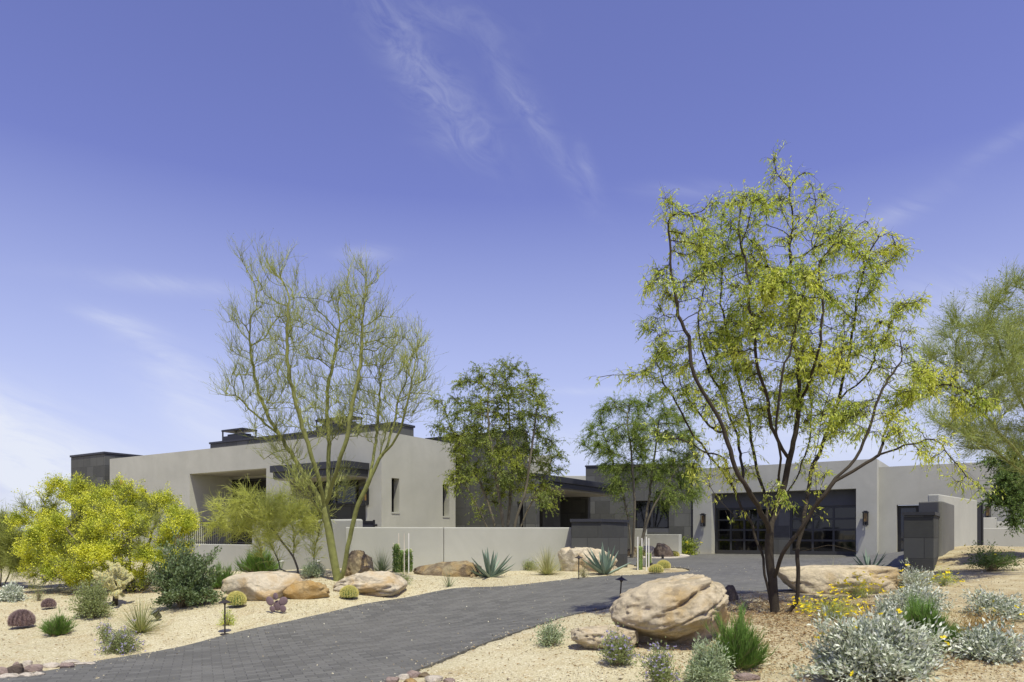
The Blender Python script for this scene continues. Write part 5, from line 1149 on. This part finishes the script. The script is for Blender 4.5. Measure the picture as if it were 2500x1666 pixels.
leafy('brittlebush', 'largest silver-leaved bush with a few yellow flowers, foreground right', 2165, 1668, 330, 136, 36, 560, 19000, .058, .023, LF_S, FL_YB, 22, .04, up=.45, fill=.5, dep=.55, group='silvery brittlebushes', lump=.5)
leafy('brittlebush', 'silver bush on the slope just left of and below the dark pier', 2262, 1508, 150, 66, 37, 260, 7500, .05, .02, LF_S, None, 0, up=.4, fill=.3, group='silvery brittlebushes', lump=.5)
leafy('brittlebush', 'silver bush at the right edge above the dry brown shrub', 2462, 1518, 140, 54, 38, 240, 6500, .048, .019, LF_S, FL_YB, 18, .04, up=.35, fill=.3, group='silvery brittlebushes', lump=.5)
leafy('brittlebush', 'upright silver sprig rising behind the largest silver bush', 2172, 1562, 60, 84, 39, 90, 1900, .055, .02, LF_S, up=.6, fill=.2, low=.5, group='silvery brittlebushes')
leafy('brittlebush', 'loose silver tuft beside the pier with one tall yellow flower', 2250, 1445, 100, 56, 40, 110, 2200, .05, .018, LF_S, FL_YB, 6, .05, up=.4, group='silvery brittlebushes')
broom('desert_broom', 'soft bright green broom bush behind the largest silver bush', 2290, 1596, 185, 122, 41, 260, 7500, .17, NDL, .0036, .45)
leafy('brittlebush', 'grey leafy bush low at the right edge', 2448, 1622, 170, 78, 42, 200, 4800, .06, .026, LF_S, None, 0, up=.3, fill=.3, group='silvery brittlebushes', lump=.5)
leafy('dry_shrub', 'dry ochre wiry shrub near the right edge', 2440, 1585, 170, 84, 43, 240, 3800, .05, .009, DRY, FL_YB, 8, .035, up=.3, fill=.2, stem=DRY, rstem=.003)
leafy('desert_marigold', 'patch of thin-stemmed yellow daisies behind the largest silver bush', 2050, 1520, 190, 66, 44, 150, 900, .04, .008, LF_M, FL_YB, 90, .036, low=.3, fill=.2, dep=.5, stem=LF_PG, rstem=.0022, group='yellow daisies')
leafy('desert_marigold', 'yellow daisies in front of the long tan boulder', 2110, 1462, 160, 52, 45, 110, 500, .04, .008, LF_M, FL_YB, 60, .034, low=.3, fill=.2, dep=.5, stem=LF_PG, rstem=.0022, group='yellow daisies')
leafy('desert_marigold', 'few yellow daisies right of the mesquite trunk', 1975, 1500, 60, 40, 46, 30, 160, .03, .008, LF_M, FL_YB, 18, .034, low=.3, fill=.2, stem=LF_PG, rstem=.002, group='yellow daisies')
leafy('desert_marigold', 'yellow daisies at the foot of the sand mound, beside the pier', 2320, 1432, 90, 40, 47, 70, 500, .04, .01, LF_M, FL_YB, 26, .04, low=.2, stem=LF_PG, rstem=.0025, group='yellow daisies')
leafy('creosote_bush', 'dark green straggly bush on the sand mound at the right', 2450, 1395, 130, 62, 48, 110, 2400, .05, .02, LF_D, FL_YB, 4, .04, up=.3, fill=.3, low=.15)
rosette('agave', 'agave whose tips show above the long tan boulder', 2130, 1400, 110, 40, 49, 18, .07, 20, 75, AGV, -.1, 1, 'agave', base=.05)
rosette('grass_tuft', 'thin grass tuft above the left end of the long tan boulder', 2040, 1412, 70, 46, 50, 60, .008, 30, 85, GRS, .3)
rosette('grass_tuft', 'tiny grass tuft in front of the drive behind the big boulder', 1540, 1455, 40, 24, 51, 14, .01, 30, 85, GRD, .3)
for i, (px_, Y_, w_, h_) in enumerate([(-60, 34, 160, 60), (30, 40, 120, 45), (110, 46, 110, 40), (-20, 52, 130, 34), (160, 38, 90, 40), (70, 30, 90, 50), (2560, 44, 150, 60), (2470, 60, 120, 40)]):
    py_ = HY + (EYE - h1((px_ - CX) / F * Y_, Y_)) * F / Y_
    leafy('distant_bush', 'olive desert bush far off behind the flowering palo verde', px_, py_, w_, h_, 200 + i, 90, 1500, .22, .12, LF_PG, group='distant desert bushes', jitter=.15, rstem=.02) if i < 6 else None
# ------------------------------------------------------------ lights in the beds
LMP = plain('bronze_metal', (.045, .036, .03), .5, .4, .5, .15, 4)
def path_light(px, pt, pb, label, lean=0, Y=None, first=None):
    b = spot(px, pb) if Y is None else Vector(((px - CX) / F * Y, Y, h1((px - CX) / F * Y, Y)))
    h = EYE - (pt - HY) / F * b.y - b.z; t = empty('path_light', b, label, 'path light', 'bronze path lights along the drive')
    L = Matrix.Rotation(lean, 4, 'Y'); t.matrix_basis = Matrix.Translation(b) @ L; WM[t] = t.matrix_basis.copy()
    g = G(); g.tube([(0, 0, -.12), (0, 0, h - .10)], [.0125, .0125], 10); g.build('post', LMP, t, smooth=False)
    g = G(); g.lathe([(.0, h), (.014, h), (.016, h - .018), (.03, h - .022), (.055, h - .038), (.105, h - .062), (.106, h - .067), (.052, h - .045), (.0, h - .04)], 24); g.build('lamp_shade', LMP, t)
    g = G(); g.lathe([(.0, h - .04), (.028, h - .04), (.03, h - .075), (.016, h - .10), (.0, h - .10)], 14); g.build('collar', LMP, t)
    g = G(); g.lathe([(.0, .018), (.05, .014), (.075, .004), (.08, -.03)], 16); g.build('base', LMP, t); return t
path_light(549, 1462, 1549, 'nearest bronze path light, at the left side of the drive')
path_light(1413, 1356, 1415, 'farthest bronze path light, between the grass clump and the agave')
path_light(1512, 1407, 1470, 'leaning bronze path light right behind the big boulder', math.radians(4), Y=12.0)
b = spot(384, 1516); t = empty('ground_spotlight', b, 'black ground spotlight in front of the dark shrub, beside the yucca', 'spotlight')
M0 = Matrix.Translation(b + Vector((0, 0, .10))) @ Matrix.Rotation(math.radians(-28), 4, 'Y') @ Matrix.Rotation(math.radians(20), 4, 'X')
g = G(); g.lathe([(0, -.07), (.045, -.07), (.055, -.03), (.06, .06), (.085, .065), (.09, .085), (.075, .09)], 20); g.build('housing', LMP, t, M0)
g = G(); g.lathe([(0, .078), (.076, .078)], 20); g.build('lens', glassmat('lens_glass', (.25, .26, .27), .1), t, M0)
g = G(); g.tube([(0, 0, -.1), (0, 0, .06)], [.015, .02], 8); g.build('stake', LMP, t)
for px_, py_, lb in ((1618, 1365, 'tiny black ground light in front of the dark rock on the far island'), (1590, 1391, 'tiny dark ground light beside the staked cactus on the gravel point')):
    b = spot(px_, py_); g = G(); g.lathe([(0, -.05), (.05, -.05), (.05, .14), (.035, .18), (0, .18)], 12); o = g.build('ground_light', LMP, None, Matrix.Translation(b)); tag(o, lb, 'ground light', 'tiny ground lights')
# ------------------------------------------------------------ gravel and litter
def scatter(name, n, seed, size_lo, size_hi, mat, region, flatz=.7, biased=True, keep=None, kind='stuff', cat=None, label=None):
    rng = np.random.default_rng(seed); x0, x1, y0, y1 = region
    y = y0 + (y1 - y0) * rng.uniform(0, 1, n) ** (2.0 if biased else 1); x = rng.uniform(x0, x1, n)
    k = (np.abs(x) < y * .76 + .6); x = x[k]; y = y[k]; k = ~inside(DRIVE, x, y); x = x[k]; y = y[k]
    if keep is not None: k = keep(x, y, rng); x = x[k]; y = y[k]
    n = len(x); r = size_lo * (size_hi / size_lo) ** (rng.uniform(0, 1, n) ** 2); z = hgt(x, y) + r * .15
    base = np.array([[1, 0, 0], [-1, 0, 0], [0, 1, 0], [0, -1, 0], [0, 0, 1], [0, 0, -1]], float)
    V = base[None] * r[:, None, None] * rng.uniform(.6, 1.3, (n, 6, 1)); V[:, :, 2] *= flatz; a = rng.uniform(0, 6.28, n); ca, sa = np.cos(a)[:, None], np.sin(a)[:, None]
    X = V[:, :, 0] * ca - V[:, :, 1] * sa; Yv = V[:, :, 0] * sa + V[:, :, 1] * ca; V = np.stack([X + x[:, None], Yv + y[:, None], V[:, :, 2] + z[:, None]], -1)
    f = np.array([[0, 2, 4], [2, 1, 4], [1, 3, 4], [3, 0, 4], [2, 0, 5], [1, 2, 5], [3, 1, 5], [0, 3, 5]]); T = (np.arange(n) * 6)[:, None, None] + f[None]
    g = G(); g.add(V.reshape(-1, 3), T=T.reshape(-1, 3)); o = g.build(name, mat); tag(o, label, cat, None, kind); return o
GRV = leafmat('gravel_mix', [(.50, .45, .30), (.66, .62, .46), (.33, .26, .15), (.45, .40, .26), (.20, .155, .10), (.55, .49, .34)], 0)
scatter('gravel', 90000, 1, .004, .013, GRV, (-16, 16, 6.5, 20), label='fine tan decomposed gravel covering the beds', cat='gravel')
scatter('pebbles', 2600, 2, .012, .035, GRV, (-16, 16, 6.5, 19), label='scattered larger pebbles on the sand', cat='pebbles')
def stray(n, seed):
    rng = np.random.default_rng(seed); x = rng.uniform(-9, 9, n); y = rng.uniform(7, 21, n); k = inside(DRIVE, x, y); x = x[k]; y = y[k]; d = edge_dist(DRIVE, x, y); k = rng.uniform(0, 1, len(x)) < np.exp(-d / .16) + .03; x = x[k]; y = y[k]; n = len(x)
    r = rng.uniform(.004, .011, n); P = np.column_stack([x, y, hgt(x, y) + .014]); u = rng.normal(size=(n, 3)); g = G(); g.sticks(P - unit(u) * r[:, None], P + unit(u) * r[:, None], r, r * .6, 4); o = g.build('stray_gravel', GRV); tag(o, 'stray gravel grains blown onto the drive edges', 'gravel', None, 'stuff')
stray(30000, 9)
IX, IY = (1620 - CX) / F * 18.6, 18.6
def litter(cx, cy, rx, ry, n, seed, label):
    rng = np.random.default_rng(seed); x = cx + rng.normal(size=n) * rx; y = cy + rng.normal(size=n) * ry; k = ~inside(DRIVE, x, y); x = x[k]; y = y[k]; n = len(x)
    c = np.column_stack([x, y, hgt(x, y) + .012 + rng.uniform(0, .02, n)]); g = G(); leaves(g, c, rng.normal(size=(n, 3)) * [1, 1, .25], rng, .04, .014)
    c2 = c[::6]; d = rng.normal(size=c2.shape) * [1, 1, .15]; g.sticks(c2, c2 + unit(d) * .09, .002, .001); o = g.build('leaf_litter', LIT); tag(o, label, 'leaf litter', None, 'stuff')
LIT = leafmat('litter', [(.22, .14, .07), (.34, .23, .11), (.45, .33, .17), (.14, .09, .05)], .1)
litter(4.1, 10.6, 1.1, .8, 9000, 1, 'dry brown leaf litter under the mesquite'); litter(4.4, 8.2, 1.6, .8, 7000, 2, 'dry leaf litter around the foreground shrubs at the right')
litter(0, 12.5, 6.5, 3.4, 5000, 6, 'sparse dry leaves and twigs scattered over the beds'); litter(-5.0, 15.6, 1.6, .7, 1200, 3, 'dry leaf litter under the left palo verde'); litter(-9.4, 17.0, 1.4, 1.0, 1600, 4, 'fallen blossom and litter under the flowering palo verde')
